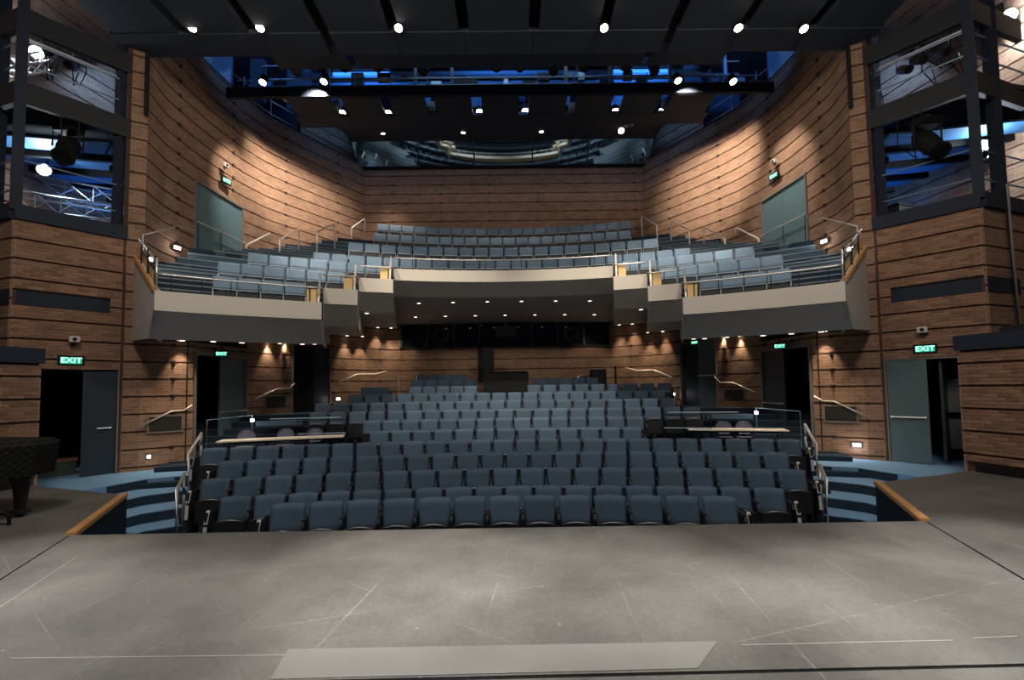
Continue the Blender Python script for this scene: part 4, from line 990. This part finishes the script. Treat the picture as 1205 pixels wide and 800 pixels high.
# wall grilles, step lights, signs
def wall_item(sx, p, q, z0, z1, name, label, cat, kind='vent'):
    a, b = Vector((sx*p[0], p[1])), Vector((sx*q[0], q[1])); m = (a+b)/2; L = (b-a).length; rz = atan2(b.y-a.y, b.x-a.x)
    t = thing(name, label, cat, (m.x, m.y, (z0+z1)/2), rz); h = z1-z0; fs = -1 if sx < 0 else 1
    if sx < 0: fs = -1
    y = 0.06*fs
    MB().box((0, y*.9, 0), (L, 0.03, h)).obj('grille', VENT, t)
    for i in range(8): MB().box((0, y*1.25, -h/2+h*(i+.5)/8), (L*.95, 0.012, h*.05)).obj('slat', VENTF if kind == 'x' else VENT, t)
    MB().box((0, y, h/2), (L+.05, .06, .03)).box((0, y, -h/2), (L+.05, .06, .03)).box((L/2, y, 0), (.03, .06, h)).box((-L/2, y, 0), (.03, .06, h)).obj('frame', VENTF, t)
for sx, nm in ((-1, 'left'), (1, 'right')):
    wall_item(sx, (8.36, 10.47), (7.84, 10.85), 0.68, 1.06, 'wall_vent', 'framed air grille in the %s brick wall near the stage door' % nm, 'vent')
    wall_item(sx, (7.32, 13.45), (6.97, 14.02), 1.08, 1.46, 'wall_vent', 'framed air grille in the %s brick wall between the doorways' % nm, 'vent')
def step_light(loc, rz, label, w=.15, pw=1.2):
    t = thing('step_light', label, 'light', loc, rz)
    MB().box((0, 0.01, 0), (w+.05, .04, .12)).obj('housing', SEATD, t); MB().box((-w*.27, -.015, 0), (w*.45, .02, .075)).box((w*.27, -.015, 0), (w*.45, .02, .075)).obj('lens', LAMPS, t)
    lo = Vector(loc)+Vector((sin(rz)*.12, -cos(rz)*.12, -.03)); lamp('POINT', lo, None, pw, (1, .95, .9), 0.04)
step_light((8.28, 10.44, .15), -.6, 'small step light low on the right brick wall')
step_light((-8.3, 10.44, .13), .6, 'small step light low on the left brick wall', w=.06, pw=.15)
step_light((-7.45, 13.05, .72), .9, 'small step light at the left doorway behind the table')
step_light((7.35, 13.0, .8), -.9, 'small step light at the right doorway behind the table')
step_light((-5.9, 15.6, 1.3), .7, 'small step light below the left curved wall', .12, .5)
step_light((5.9, 15.6, 1.3), -.7, 'small step light below the right curved wall', .12, .5)
step_light((-8.6, 11.55, 5.43), 1.3, 'step light on the upper left wall beside the teal door', .16, 1.5)
step_light((8.6, 11.6, 5.40), -1.3, 'step light on the upper right wall beside the teal door', .16, 1.5)
step_light((-8.3, 10.3, 4.75), .9, 'step light above the left end of the balcony', .12, 1)
step_light((8.3, 10.35, 4.80), -.9, 'step light above the right end of the balcony', .12, 1)
AW = atan2(B[1]-A[1], B[0]-A[0])
exit_sign((9.19, 9.55, 2.33), AW, 0.40, 'green lit exit sign above the right stage door')
exit_sign((-9.24, 9.49, 2.33), -AW, 0.42, 'green lit exit sign above the left stage door')
camera_box((9.17, 9.55, 2.74), AW, 'pale wall device above the right stage door'); camera_box((-9.19, 9.48, 2.78), -AW, 'pale wall device above the left stage door')
exit_sign((8.50, 13.50, 8.12), -1.35, 0.36, 'green lit exit sign above the upper right teal door'); exit_sign((-8.50, 13.38, 8.10), 1.35, 0.36, 'green lit exit sign above the upper left teal door')
camera_box((8.56, 13.45, 8.55), -1.4, 'pale wall device above the upper right teal door'); camera_box((-8.56, 13.3, 8.55), 1.4, 'pale wall device above the upper left teal door')
exit_sign((7.25, 11.55, 2.60), -.5, 0.30, 'green lit exit sign hanging above the right hall doorway', hang=.22); exit_sign((-7.35, 11.5, 2.60), .5, 0.30, 'green lit exit sign hanging above the left hall doorway', hang=.22)
exit_sign((6.3, 14.6, 3.02), -.9, 0.26, 'small green exit sign above the far right hall doorway', hang=.12)
# hand rails standing behind the balcony side rows
def hoop(sx, a, b, z0, lab):
    (x0, y0, za), (x1, y1, zb) = a, b
    t = thing('aisle_hoop_rail', lab, 'handrail')
    p = [(sx*x0, y0, za-z0), (sx*x0, y0, za-.04), (sx*(x0*.96+x1*.04), y0*.96+y1*.04, za), (sx*(x1*.96+x0*.04), y1*.96+y0*.04, zb), (sx*x1, y1, zb-.04), (sx*x1, y1, zb-z0)]
    MB().tube(p, 0.026, 10).obj('rail_tube', mat('white_rail', (0.75, 0.74, 0.72), 0.35, 0.3), t, smooth=True)
hp = [((8.0, 13.6, 6.2), (7.81, 14.6, 6.87), 'lowest'), ((7.18, 14.0, 6.49), (6.99, 14.9, 7.08), 'second lowest'), ((6.38, 14.9, 7.05), (6.21, 16.0, 7.69), 'second highest'), ((6.0, 17.1, 8.0), (5.80, 18.1, 8.7), 'highest')]
for i, (a, b, w) in enumerate(hp):
    for sx in (-1, 1):
        lab = 'pale hoop shaped handrail, %s of the four on the %s balcony stairs' % (w, 'left' if sx < 0 else 'right')
        if sx > 0 and i in (1, 2): a2, b2 = [((7.24, 14.2, 6.4), (7.01, 15.2, 7.11)), ((6.54, 15.3, 7.09), (6.27, 16.3, 7.75))][i-1]
        elif sx > 0 and i == 3: a2, b2 = (5.96, 16.9, 7.88), (5.71, 18.0, 8.62)
        else: a2, b2 = a, b
        hoop(sx, a2, b2, [.25, .85, .95, .85][i], lab)
# long rails fixed in front of the teal doors
for sx, nm in ((-1, 'left'), (1, 'right')):
    t = thing('landing_rail', 'thin rail crossing in front of the upper %s teal door' % nm, 'handrail')
    MB().tube([(sx*8.60, 12.30, 6.42), (sx*8.44, 14.25, 6.46)], 0.018).obj('rail_tube', MATS['white_rail'], t); MB().tube([(sx*8.56, 13.25, 6.44), (sx*8.56, 13.25, 5.0)], 0.012).tube([(sx*8.60, 12.32, 6.42), (sx*8.60, 12.32, 5.0)], 0.010).obj('post', STEEL, t)
    t = thing('landing_rail', 'sloping rail on the %s brick wall above the balcony end' % nm, 'handrail')
    MB().tube([(sx*8.42, 10.25, 5.32), (sx*8.55, 11.55, 6.02), (sx*8.56, 12.1, 6.1)], 0.018).tube([(sx*8.42, 10.25, 5.32), (sx*8.42, 10.25, 4.85)], 0.014).obj('rail_tube', CHROME, t)

# ================================================================== GALLERIES IN THE TOWERS
stage_lights_later = []
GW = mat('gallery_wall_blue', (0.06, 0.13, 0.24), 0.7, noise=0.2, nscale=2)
for sx, nm in ((-1, 'left'), (1, 'right')):
    a, b = (sx*A[0], A[1]), (sx*B[0], B[1]); c2 = (sx*10.55, 9.10)
    far = (sx*12.9, 9.9)
    poly = [a, b, c2, (sx*13.0, 9.6), (sx*13.0, 13.8), (sx*9.1, 13.8), (sx*9.0, 11.0)]
    g = MB().prism(poly, 5.24, 5.40).obj('floor_gallery_'+nm, STEEL, kind='structure')
    def edge(z, h, m, name, th=.10):
        MB().beam((a[0], a[1]-.02, z), (b[0], b[1]-.02, z), th, h).beam((b[0], b[1]-.02, z), (sx*11.6, 9.43, z), th, h).obj(name, m, g)
    edge(5.32, 0.30, NAVY, 'edge_beam', .16); edge(7.82, 0.46, STEEL, 'upper_beam'); edge(9.38, 0.46, STEEL, 'roof_beam'); edge(11.2, .3, STEEL, 'roof_beam')
    MB().prism([a, b, c2, (sx*13.0, 9.6), (sx*13.0, 12.0), (sx*9.3, 12.6)], 7.95, 8.05).obj('upper_deck', STEEL, g)
    MB().box((b[0], b[1], 8.4), (0.17, 0.17, 6.1), rz=AW*sx).obj('column', NAVY, g); MB().box((c2[0], c2[1], 8.4), (0.17, 0.17, 6.1)).obj('column', NAVY, g)
    MB().box((sx*8.90, 10.1, 8.3), (0.15, 0.15, 5.9)).obj('column', NAVY, g)
    for (zr) in (5.80, 6.42, 8.45, 8.95): MB().tube([(a[0]+sx*.1, a[1]-.1, zr), (b[0], b[1], zr), (c2[0], c2[1], zr), (sx*12, 9.55, zr)], 0.017).obj('guard_rail', MATS['blue_grey_rail'], g)
    MB().tube([(a[0]+sx*.2, a[1]-.2, 9.0), (b[0]-sx*.05, b[1]+.05, 9.0)], 0.03).obj('lighting_pipe', SILVER, g)
    # outer wall, end wall
    band_wall('wall_gallery_'+nm, [(sx*13.0, 6.0), (sx*12.6, 9.0), (sx*11.8, 13.8)], 0.0 if False else 2.4, 13.5, (1 if sx > 0 else -1), phase=0.31)
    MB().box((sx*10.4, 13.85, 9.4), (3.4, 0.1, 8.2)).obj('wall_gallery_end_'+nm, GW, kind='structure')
    # blue underside panels and cross beams
    for i in range(4):
        y = 10.2+i*.9; t = MB().beam((sx*9.3, y+.25, 7.50), (sx*12.3, y-.35, 7.50), 0.55, 0.05).obj('ceiling_plate', BLUEP); tag(t, 'blue plate under the %s tower deck, %s from the stage side' % (nm, ORD[i+1]), 'plate', 'blue plates under the %s tower deck' % nm)
        t = MB().beam((sx*9.1, y+.75, 7.45), (sx*12.4, y+.1, 7.45), 0.10, 0.16).obj('deck_beam', BLACKM); tag(t, 'black beam under the %s tower deck, %s from the stage side' % (nm, ORD[i+1]), 'beam', 'black beams under the %s tower deck' % nm)
    # steel ladders and doors at the end of the gallery
    MB().box((sx*9.75, 13.75, 6.4), (0.9, 0.08, 2.1)).obj('door_gallery', BLUEP, kind='structure')
    exit_sign((sx*9.55, 12.6, 7.0), 0.2*sx, 0.34, 'small red exit sign inside the %s tower gallery' % nm, red=True)
    rg = random.Random(5 if sx > 0 else 9)
    cb = thing('hanging_cable', 'black cables looped under the decks of the %s tower gallery' % nm, 'cable')
    for i in range(7):
        u = rg.uniform(.1, .9); x = a[0]+(b[0]-a[0])*u; y = a[1]+(b[1]-a[1])*u; z = 9.1 if i < 4 else 7.6
        x2 = x+sx*rg.uniform(.2, .7); L_ = rg.uniform(.3, .9)
        MB().tube([(x, y, z), (x+sx*.05, y+.1, z-L_*.7), (x2, y+.3, z-L_), (x2+sx*.1, y+.5, z-.1)], .012, 5).obj('cable_loop', BLACKM, cb)
    t = thing('gallery_ladder', 'steel ladder standing at the inner end of the %s tower gallery' % nm, 'ladder')
    for o_ in (0, .4): MB().tube([(sx*(9.35+o_), 12.2, 5.4), (sx*(9.35+o_), 12.2, 9.0)], .022).obj('stile', MATS['blue_grey_rail'], t)
    for i in range(11): MB().tube([(sx*9.35, 12.2, 5.7+.3*i), (sx*9.75, 12.2, 5.7+.3*i)], .013, 6).obj('rung', MATS['blue_grey_rail'], t)
    if sx < 0: t = None
    else: t = thing('equipment_crate', 'dark crate on the floor of the %s tower gallery' % nm, 'crate', (sx*10.1, 11.0, 5.4), .3*sx)
    if t: MB().box((0, 0, .3), (.8, .5, .6)).obj('body', SEATD, t, bevel=.02); MB().box((0, 0, .62), (.82, .52, .05)).obj('lid', BLACKM, t)
    for i, (xx, yy, zz) in enumerate([(9.6, 10.9, 7.25), (10.4, 10.4, 7.2), (9.3, 11.6, 7.2)]):
        stage_lights_later.append((sx, (sx*xx, yy, zz), nm, i))
# aluminium trusses stacked in the left gallery
def truss(a, b, s_, label, group):
    a, b = Vector(a), Vector(b); t = thing('lighting_truss', label, 'truss', a); b = b-a; L = b.length; d = b.normalized(); x = d.cross(Vector((0, 0, 1))).normalized()*s_; z = Vector((0, 0, s_)); o = Vector((0, 0, 0))
    m = MB(); C = [o, x, z, x+z]
    for c in C: MB().tube([c, b+c], 0.025, 6).obj('chord', SILVER, t)
    n = max(3, int(L/(s_*1.1)))
    for i in range(n):
        p, q = b*(i/n), b*((i+1)/n)
        m.tube([p, q+z], 0.012, 5).tube([p+x+z, q+x], 0.012, 5).tube([p, p+x], .012, 5).tube([p+z, p+x+z], .012, 5).tube([p, p+z], .012, 5)
    m.obj('lacing', SILVER, t); t['group'] = group; return t
for i, (p, q, w) in enumerate([((-9.5, 10.9, 5.45), (-11.9, 10.05, 5.55), 'lowest, nearest the edge'), ((-9.5, 11.3, 5.95), (-11.9, 10.5, 6.1), 'second from the bottom'), ((-9.6, 11.8, 6.5), (-11.8, 11.0, 6.7), 'topmost'), ((-9.9, 12.6, 5.5), (-11.4, 12.1, 5.5), 'at the back on the floor')]):
    truss(p, q, 0.45, 'aluminium truss in the left tower gallery, '+w, 'trusses stored in the left tower gallery')
t = truss((-10.2, 9.5, 8.95), (-12.4, 9.9, 8.95), .25, 'small aluminium truss on the upper deck of the left tower', 'upper deck truss'); del t['group']

# ---- luminaires
def stage_light(loc, tgt, size, label, m=BRONZE, face=None, group=None, big=False):
    t = thing('stage_light', label, 'spotlight', loc, 0, group); d = (Vector(tgt)-Vector(loc)).normalized()*size
    h = size*.9
    MB().tube([-d*.9, -d*.5, d*.15, d*.9], [size*.22, size*.36, size*.36, size*.28], 12).obj('body', m, t, smooth=False)
    MB().tube([d*.9, d*1.02], [size*.34, size*.36], 12).obj('front_ring', BLACKM, t)
    MB().tube([d*.88, d*1.03], [size*.26, size*.26], 12).obj('lens', face or BLACKG, t)
    x = d.cross(Vector((0, 0, 1))).normalized()*size*.46
    MB().tube([-x, -x+Vector((0, 0, h)), x+Vector((0, 0, h)), x], size*.04, 6).obj('yoke', BLACKM, t)
    MB().box((0, 0, h*1.12), (size*.16, size*.16, size*.3)).obj('clamp', SILVER, t)
    if big: MB().box((0, 0, h*.95), (size*.9, size*.55, size*.35)).obj('base_box', BLACKM, t, bevel=.02)
    return t
cx = [353, 411, 448, 500, 585, 613, 652, 684, 735, 768, 825]
for i, px in enumerate(cx):
    p = at(px, 77, 12.85)
    tg = (p.x+random.uniform(-2, 2), 0 if i % 3 else 5, 0)
    stage_light(p, tg, 0.42, 'bronze brown stage light on the catwalk, %s' % place_word(i, len(cx)), group='stage lights along the catwalk')
for (px, py, Y, tg, s_, lab, big) in [(80, 175, 9.7, (-5, 3, 0), .54, 'large black moving stage light hanging inside the left tower gallery', True), (1092, 168, 9.5, (7.5, 3, 0), .54, 'large black moving stage light hanging inside the right tower gallery', True),
        (60, 62, 9.5, (-3, 0, 3), .27, 'small stage light on the left tower upper deck, left of two', False), (84, 78, 9.8, (-3, 0, 3), .27, 'small stage light on the left tower upper deck, right of two', False),
        (1063, 82, 9.9, (6, 0, 2), .27, 'small stage light on the right tower upper deck, nearest the hall', False), (1080, 71, 9.7, (6, 0, 2), .27, 'small stage light on the right tower upper deck, middle one', False), (1108, 61, 9.4, (6, 0, 2), .27, 'small stage light on the right tower upper deck, nearest the stage', False),
        (1150, 183, 9.4, (6, 0, 2), .24, 'small dark stage light near the corner column of the right tower', False), (1168, 187, 9.9, (7, 0, 2), .26, 'small dark stage light right of the corner column of the right tower', False)]:
    stage_light(at(px, py, Y), tg, s_, lab, m=BLACKM if big else BRONZE, big=big)
for sx, loc, nm, i in stage_lights_later:
    stage_light(loc, (sx*6, 2, 2), .30, 'small stage light under the %s tower deck, %s of three' % (nm, ['middle', 'nearest the stage', 'farthest from the stage'][i]), group='stage lights under the %s tower deck' % nm)
# suspended house downlights
def downlight(px, py, Y, tgt, power, row, w, ang=55, cool=False, zr=None, tight=0.9):
    p = at(px, py, Y)
    t = thing('house_spotlight', 'small lit house spotlight, %s in the %s' % (w, row), 'spotlight', p, 0, 'lit house spotlights in the '+row)
    d = (Vector((0, -.55, -1))+(Vector(tgt)-p).normalized()*.25).normalized(); s = 0.13 if Y > 14 else .11 if Y > 12 else 0.10
    MB().tube([-d*.26, -d*.22, -d*.0], [s*.7, s, s], 12).obj('body', BLACKM, t)
    MB().tube([-d*.01, d*.004], [s*.86, s*.86], 12).obj('lit_face', LAMPC if cool else LAMPW, t)
    MB().tube([-d*.15, (-d*.15).to_3d()+Vector((0, 0, .45))], 0.012, 6).obj('stem', BLACKM, t)
    if power: lamp('SPOT', p+d*.06, tgt, power*1.25, COOL if cool else HALO, 0.05, ang, tight)
    return p
rowA = [(226, 33, (-6.5, 12, 3)), (306, 33, (-4.5, 13.0, 5)), (469, 33, (-1.5, 11.8, 4)), (711, 33, (2.0, 11.8, 4)), (869, 33, (5, 13.2, 5)), (946, 34, (7, 11.5, 3))]
for i, (px, py, tg) in enumerate(rowA): downlight(px, py, 9.6, tg, [220, 620, 760, 760, 620, 220][i], 'row nearest the stage', place_word(i, 6), 50)
rowB = [(309, 97, 12.5, (-8.6, 14.8, 7.2)), (381, 96, 12.5, (-7.8, 16.2, 9.4)), (798, 95, 12.5, (7.9, 16.0, 9.3)), (863, 96, 12.5, (8.7, 13.2, 7.5))]
for i, (px, py, Y, tg) in enumerate(rowB): downlight(px, py, Y, tg, [420, 900, 900, 260][i], 'row on the catwalk', place_word(i, 4), 58 if i in (1, 2) else 56, tight=.9)
rowC = [(403, 133, (-5.5, 13, 3)), (457, 133, (-3.2, 14.5, 6)), (564, 132, (-.5, 14.0, 6)), (618, 131, (1.5, 14.3, 5)), (724, 131, (3.8, 14.5, 6)), (778, 131, (6.0, 13, 5))]
for i, (px, py, tg) in enumerate(rowC): downlight(px, py, 15.3, tg, [560, 750, 1150, 1050, 750, 540][i], 'middle ceiling row', place_word(i, 6), 46)
rowD = [(450, 155, (-5, 18, 6)), (545, 154, (-1.3, 16.5, 7)), (637, 153, (1.2, 16.5, 7)), (731, 154, (4.0, 16, 7))]
for i, (px, py, tg) in enumerate(rowD): downlight(px, py, 17.1, tg, [260, 120, 120, 110][i], 'row before the tilted windows', place_word(i, 4), 60)
p = downlight(847, 48, 10.6, (3.5, 3, 1), 120, 'ceiling, alone and cool white', 'the single one', 50, cool=True)
for i, (px, py) in enumerate([(397, 123), (508, 125), (673, 126), (783, 123)]):
    q = at(px, py, 14.9); t = thing('unlit_fixture', 'pale unlit fixture box in a ceiling slot, %s of four' % place_word(i, 4), 'fixture', q, 0, 'unlit fixtures in the ceiling slots')
    MB().box((0, 0, 0), (.22, .25, .22)).obj('housing', mat('pale_fixture', (0.20, 0.26, 0.27), .5), t, bevel=.02); MB().tube([(0, 0, .1), (0, 0, .2)], .015).obj('stem', BLACKM, t)
# recessed downlights under the balcony
def sofz(R, a):
    a = abs(a)
    for (a0, a1, Rf, zt, zb, zs, ze) in SEG:
        if a <= a1: return zs+(ze-zs)*(R-Rf-.68)/(18.9-Rf-.68)
    return 3.0
def ceil_light(x, y, power, tgt=None, ang=80, label=''):
    R = hypot(x, y-BC); z = sofz(R, atan2(x, y-BC))
    t = thing('recessed_downlight', label, 'downlight', (x, y, z-.012), 0, 'downlights under the balcony')
    MB().tube([(0, 0, 0.03), (0, 0, -.004)], .085, 14).obj('trim_ring', GREYP, t); MB().tube([(0, 0, 0), (0, 0, -.010)], .055, 12).obj('lit_lens', LAMPL, t)
    if power: lamp('SPOT', (x, y, z-.05), tgt or (x, y, 0), power, WARM, .04, ang, .9)
for sx, nm in ((-1, 'left'), (1, 'right')):
    for (x, y, p, w) in [(8.05, 10.35, 26, 'at the stage end of the %s brick wall, outer'), (7.78, 10.62, 26, 'at the stage end of the %s brick wall, inner'), (7.2, 13.45, 22, 'between the %s doorways, nearer the stage'), (6.95, 13.95, 22, 'between the %s doorways, farther from stage'),
                         (5.72, 15.95, 22, 'over the %s curved wall, outermost'), (5.30, 16.35, 24, 'over the %s curved wall, second outermost'), (4.85, 16.75, 24, 'over the %s curved wall, second innermost'), (4.4, 16.95, 26, 'over the %s curved wall, innermost')]:
        ceil_light(sx*x, y, p*1.7, (sx*(x+.03), y+.08, 0.5), 62, 'small downlight '+w % nm)
    for (x, y, w) in [(6.9, 10.5, 'middle of the nearest three'), (7.3, 10.05, 'outermost of the nearest three'), (6.1, 10.3, 'innermost of the nearest three'), (5.3, 11.6, 'in the middle step'), (5.6, 13.0, 'farthest back'), (4.0, 12.8, 'on the inner step'), (6.2, 12.2, 'above the aisle')]: ceil_light(sx*x, y, 22 if y < 11 else 9, ang=110, label='faint ceiling downlight under the %s side of the balcony, %s' % (nm, w))
for y, n, w, nm in [(14.35, 6, 5.6, 'front'), (16.2, 7, 6.6, 'back')]:
    for i in range(n): ceil_light(-w/2+w*i/(n-1), y, 1.6 if y < 15 else 1.2, label='round downlight under the balcony centre, %s in the %s row' % (place_word(i, n), nm))
# stand-alone light on the booth wall
lamp('SPOT', (-3.9, 16.9, 4.05), (-4.1, 17.4, 2.4), 20, WARM, .04, 70, .9); lamp('SPOT', (3.3, 16.7, 4.05), (3.2, 17.5, 2.2), 14, WARM, .04, 80, .9)
# work lights inside the galleries and blue light in the void
def work_light(loc, tgt, power, color, label, face):
    t = thing('work_light', label, 'work light', loc); d = (Vector(tgt)-Vector(loc)).normalized()
    MB().tube([-d*.2, -d*.05, d*.02], [.05, .13, .15], 12).obj('shade', BLACKM, t); MB().tube([d*.0, d*.03], .125, 12).obj('lit_face', face, t)
    MB().tube([-d*.2, -d*.2+Vector((0, 0, .4))], .015).obj('stem', BLACKM, t)
    lamp('POINT', Vector(loc)+d*.15, None, power, color, .08)
work_light(at(43, 62, 10.2), (-7, 3, 8), 150, COOL, 'bright work light on the left tower upper deck', LAMPC)
work_light(at(1188, 18, 9.9), (9, 2, 8), 150, COOL, 'bright work light on the right tower upper deck', LAMPC)
work_light(at(52, 200, 10.6), (-8, 5, 6), 28, COOL, 'bright work light above the trusses in the left tower', LAMPC)
work_light(at(1156, 172, 10.2), (9, 5, 6), 45, COOL, 'bright work light behind the corner column of the right tower', LAMPC)
for sx in (-1, 1):
    lamp('AREA', (sx*11, 12.2, 6.2), (sx*10.6, 12.4, 8), 9, (.12, .35, 1.0), 1.5, name='blue_gallery_light'); lamp('AREA', (sx*11, 12.0, 11.0), (sx*10.4, 14, 9), 30, (.25, .5, 1), 1.5, name='blue_gallery_light')
    lamp('AREA', (sx*5, 15.2, 12.9), (sx*5, 18, 13.6), 45, (.12, .38, 1.0), 2.0, name='blue_void_light')
    lamp('AREA', (sx*7.5, 12.6, 12.0), (sx*9.5, 15.5, 14.3), 8, (.12, .38, 1.0), 1.2, name='blue_void_light')
lamp('AREA', (0, 14.4, 13.2), (0, 18, 13.4), 50, (.15, .42, 1.0), 3.0, name='blue_void_light')

# ================================================================== PIANO
pn = thing('grand_piano', 'grand piano under a quilted black cover at the left edge of the stage', 'piano', (-7.0, 5.95, 0))
b = MB()
def body(u, v):                                   # u around the outline, v bottom to top
    pts = [(-1.6, -.70), (-.4, -.70), (.35, -.52), (.72, -.30), (.86, 0.0), (.84, .30), (.62, .52), (.0, .62), (-.8, .66), (-1.6, .68)]
    f = u*(len(pts)-1); i = min(int(f), len(pts)-2); k = f-i; x = pts[i][0]*(1-k)+pts[i+1][0]*k; y = pts[i][1]*(1-k)+pts[i+1][1]*k
    s = abs(((u*30) % 1 + (v*5) % 1) % 1 - .5)+abs(((u*30) % 1 - (v*5) % 1) % 1 - .5)
    r = 1+.014*(s-.5)*2; z = 0.54+0.46*v
    top = .93 if v > .94 else 1
    return (x*r*top*(.90+.10*v) if x > 0 else x, y*r*top, z)
b.grid(body, 216, 24)
b.grid(lambda u, v: (Vector(body(u, 1)).lerp(Vector((-.5, 0, 1.03)), v) + Vector((0, 0, .012*sin(u*170)*sin(v*20)))), 60, 8)
b.obj('quilted_cover', QUILT, pn, smooth=True)
for x, y in ((.60, .05), (-1.2, -.45), (-1.2, .45)):
    lg = MB().tube([(x, y, .58), (x, y, .5), (x, y, .46), (x, y, .09)], [.13, .12, .085, .055], 8).obj('leg', BLACKG, pn)
    MB().box((x, y, .07), (.15, .13, .05)).tube([(x-.03, y, .035), (x+.03, y, .035)], .035, 12).obj('caster', STEEL, lg)
MB().box((-.65, 0, .62), (2.1, .95, .08)).obj('case_bottom', BLACKG, pn)
t = thing('piano_bench', 'low dark bench foot beside the piano at the left frame edge', 'bench', (-6.12, 5.62, 0))
MB().tube([(.0, 0, .0), (.0, 0, .10), (-.06, 0, .14), (-.6, 0, .14)], .022).tube([(-.5, .3, 0), (-.5, .3, .14)], .022).obj('foot_frame', BLACKG, t); MB().box((-.3, .0, .15), (.5, .1, .03)).obj('bar', BLACKG, t)
# hanging pipe and equipment on the right block
t = thing('hanging_pipe', 'thin silver pipe with a cable hanging in front of the right tower corner', 'pipe', (0, 0, 0))
MB().tube([(10.55, 8.95, 5.7), (10.42, 8.8, 2.46)], .022).obj('pipe', SILVER, t); MB().tube([(10.46, 8.92, 5.6), (10.40, 8.86, 4.5), (10.38, 8.8, 3.5), (10.30, 8.7, 2.5)], .012).obj('cable', BLACKM, t)
t = thing('equipment_case', 'dark equipment lying on top of the right side block', 'case', (9.55, 7.9, 2.45))
MB().box((0, 0, .09), (.5, .6, .16)).obj('body', SEATD, t, bevel=.03); MB().tube([(-.2, -.1, .17), (-.1, -.2, .26), (.2, -.1, .24)], .03).obj('handle', mat('olive', (.05, .05, .02), .6), t)
for x in (5.3, 5.42):
    pass
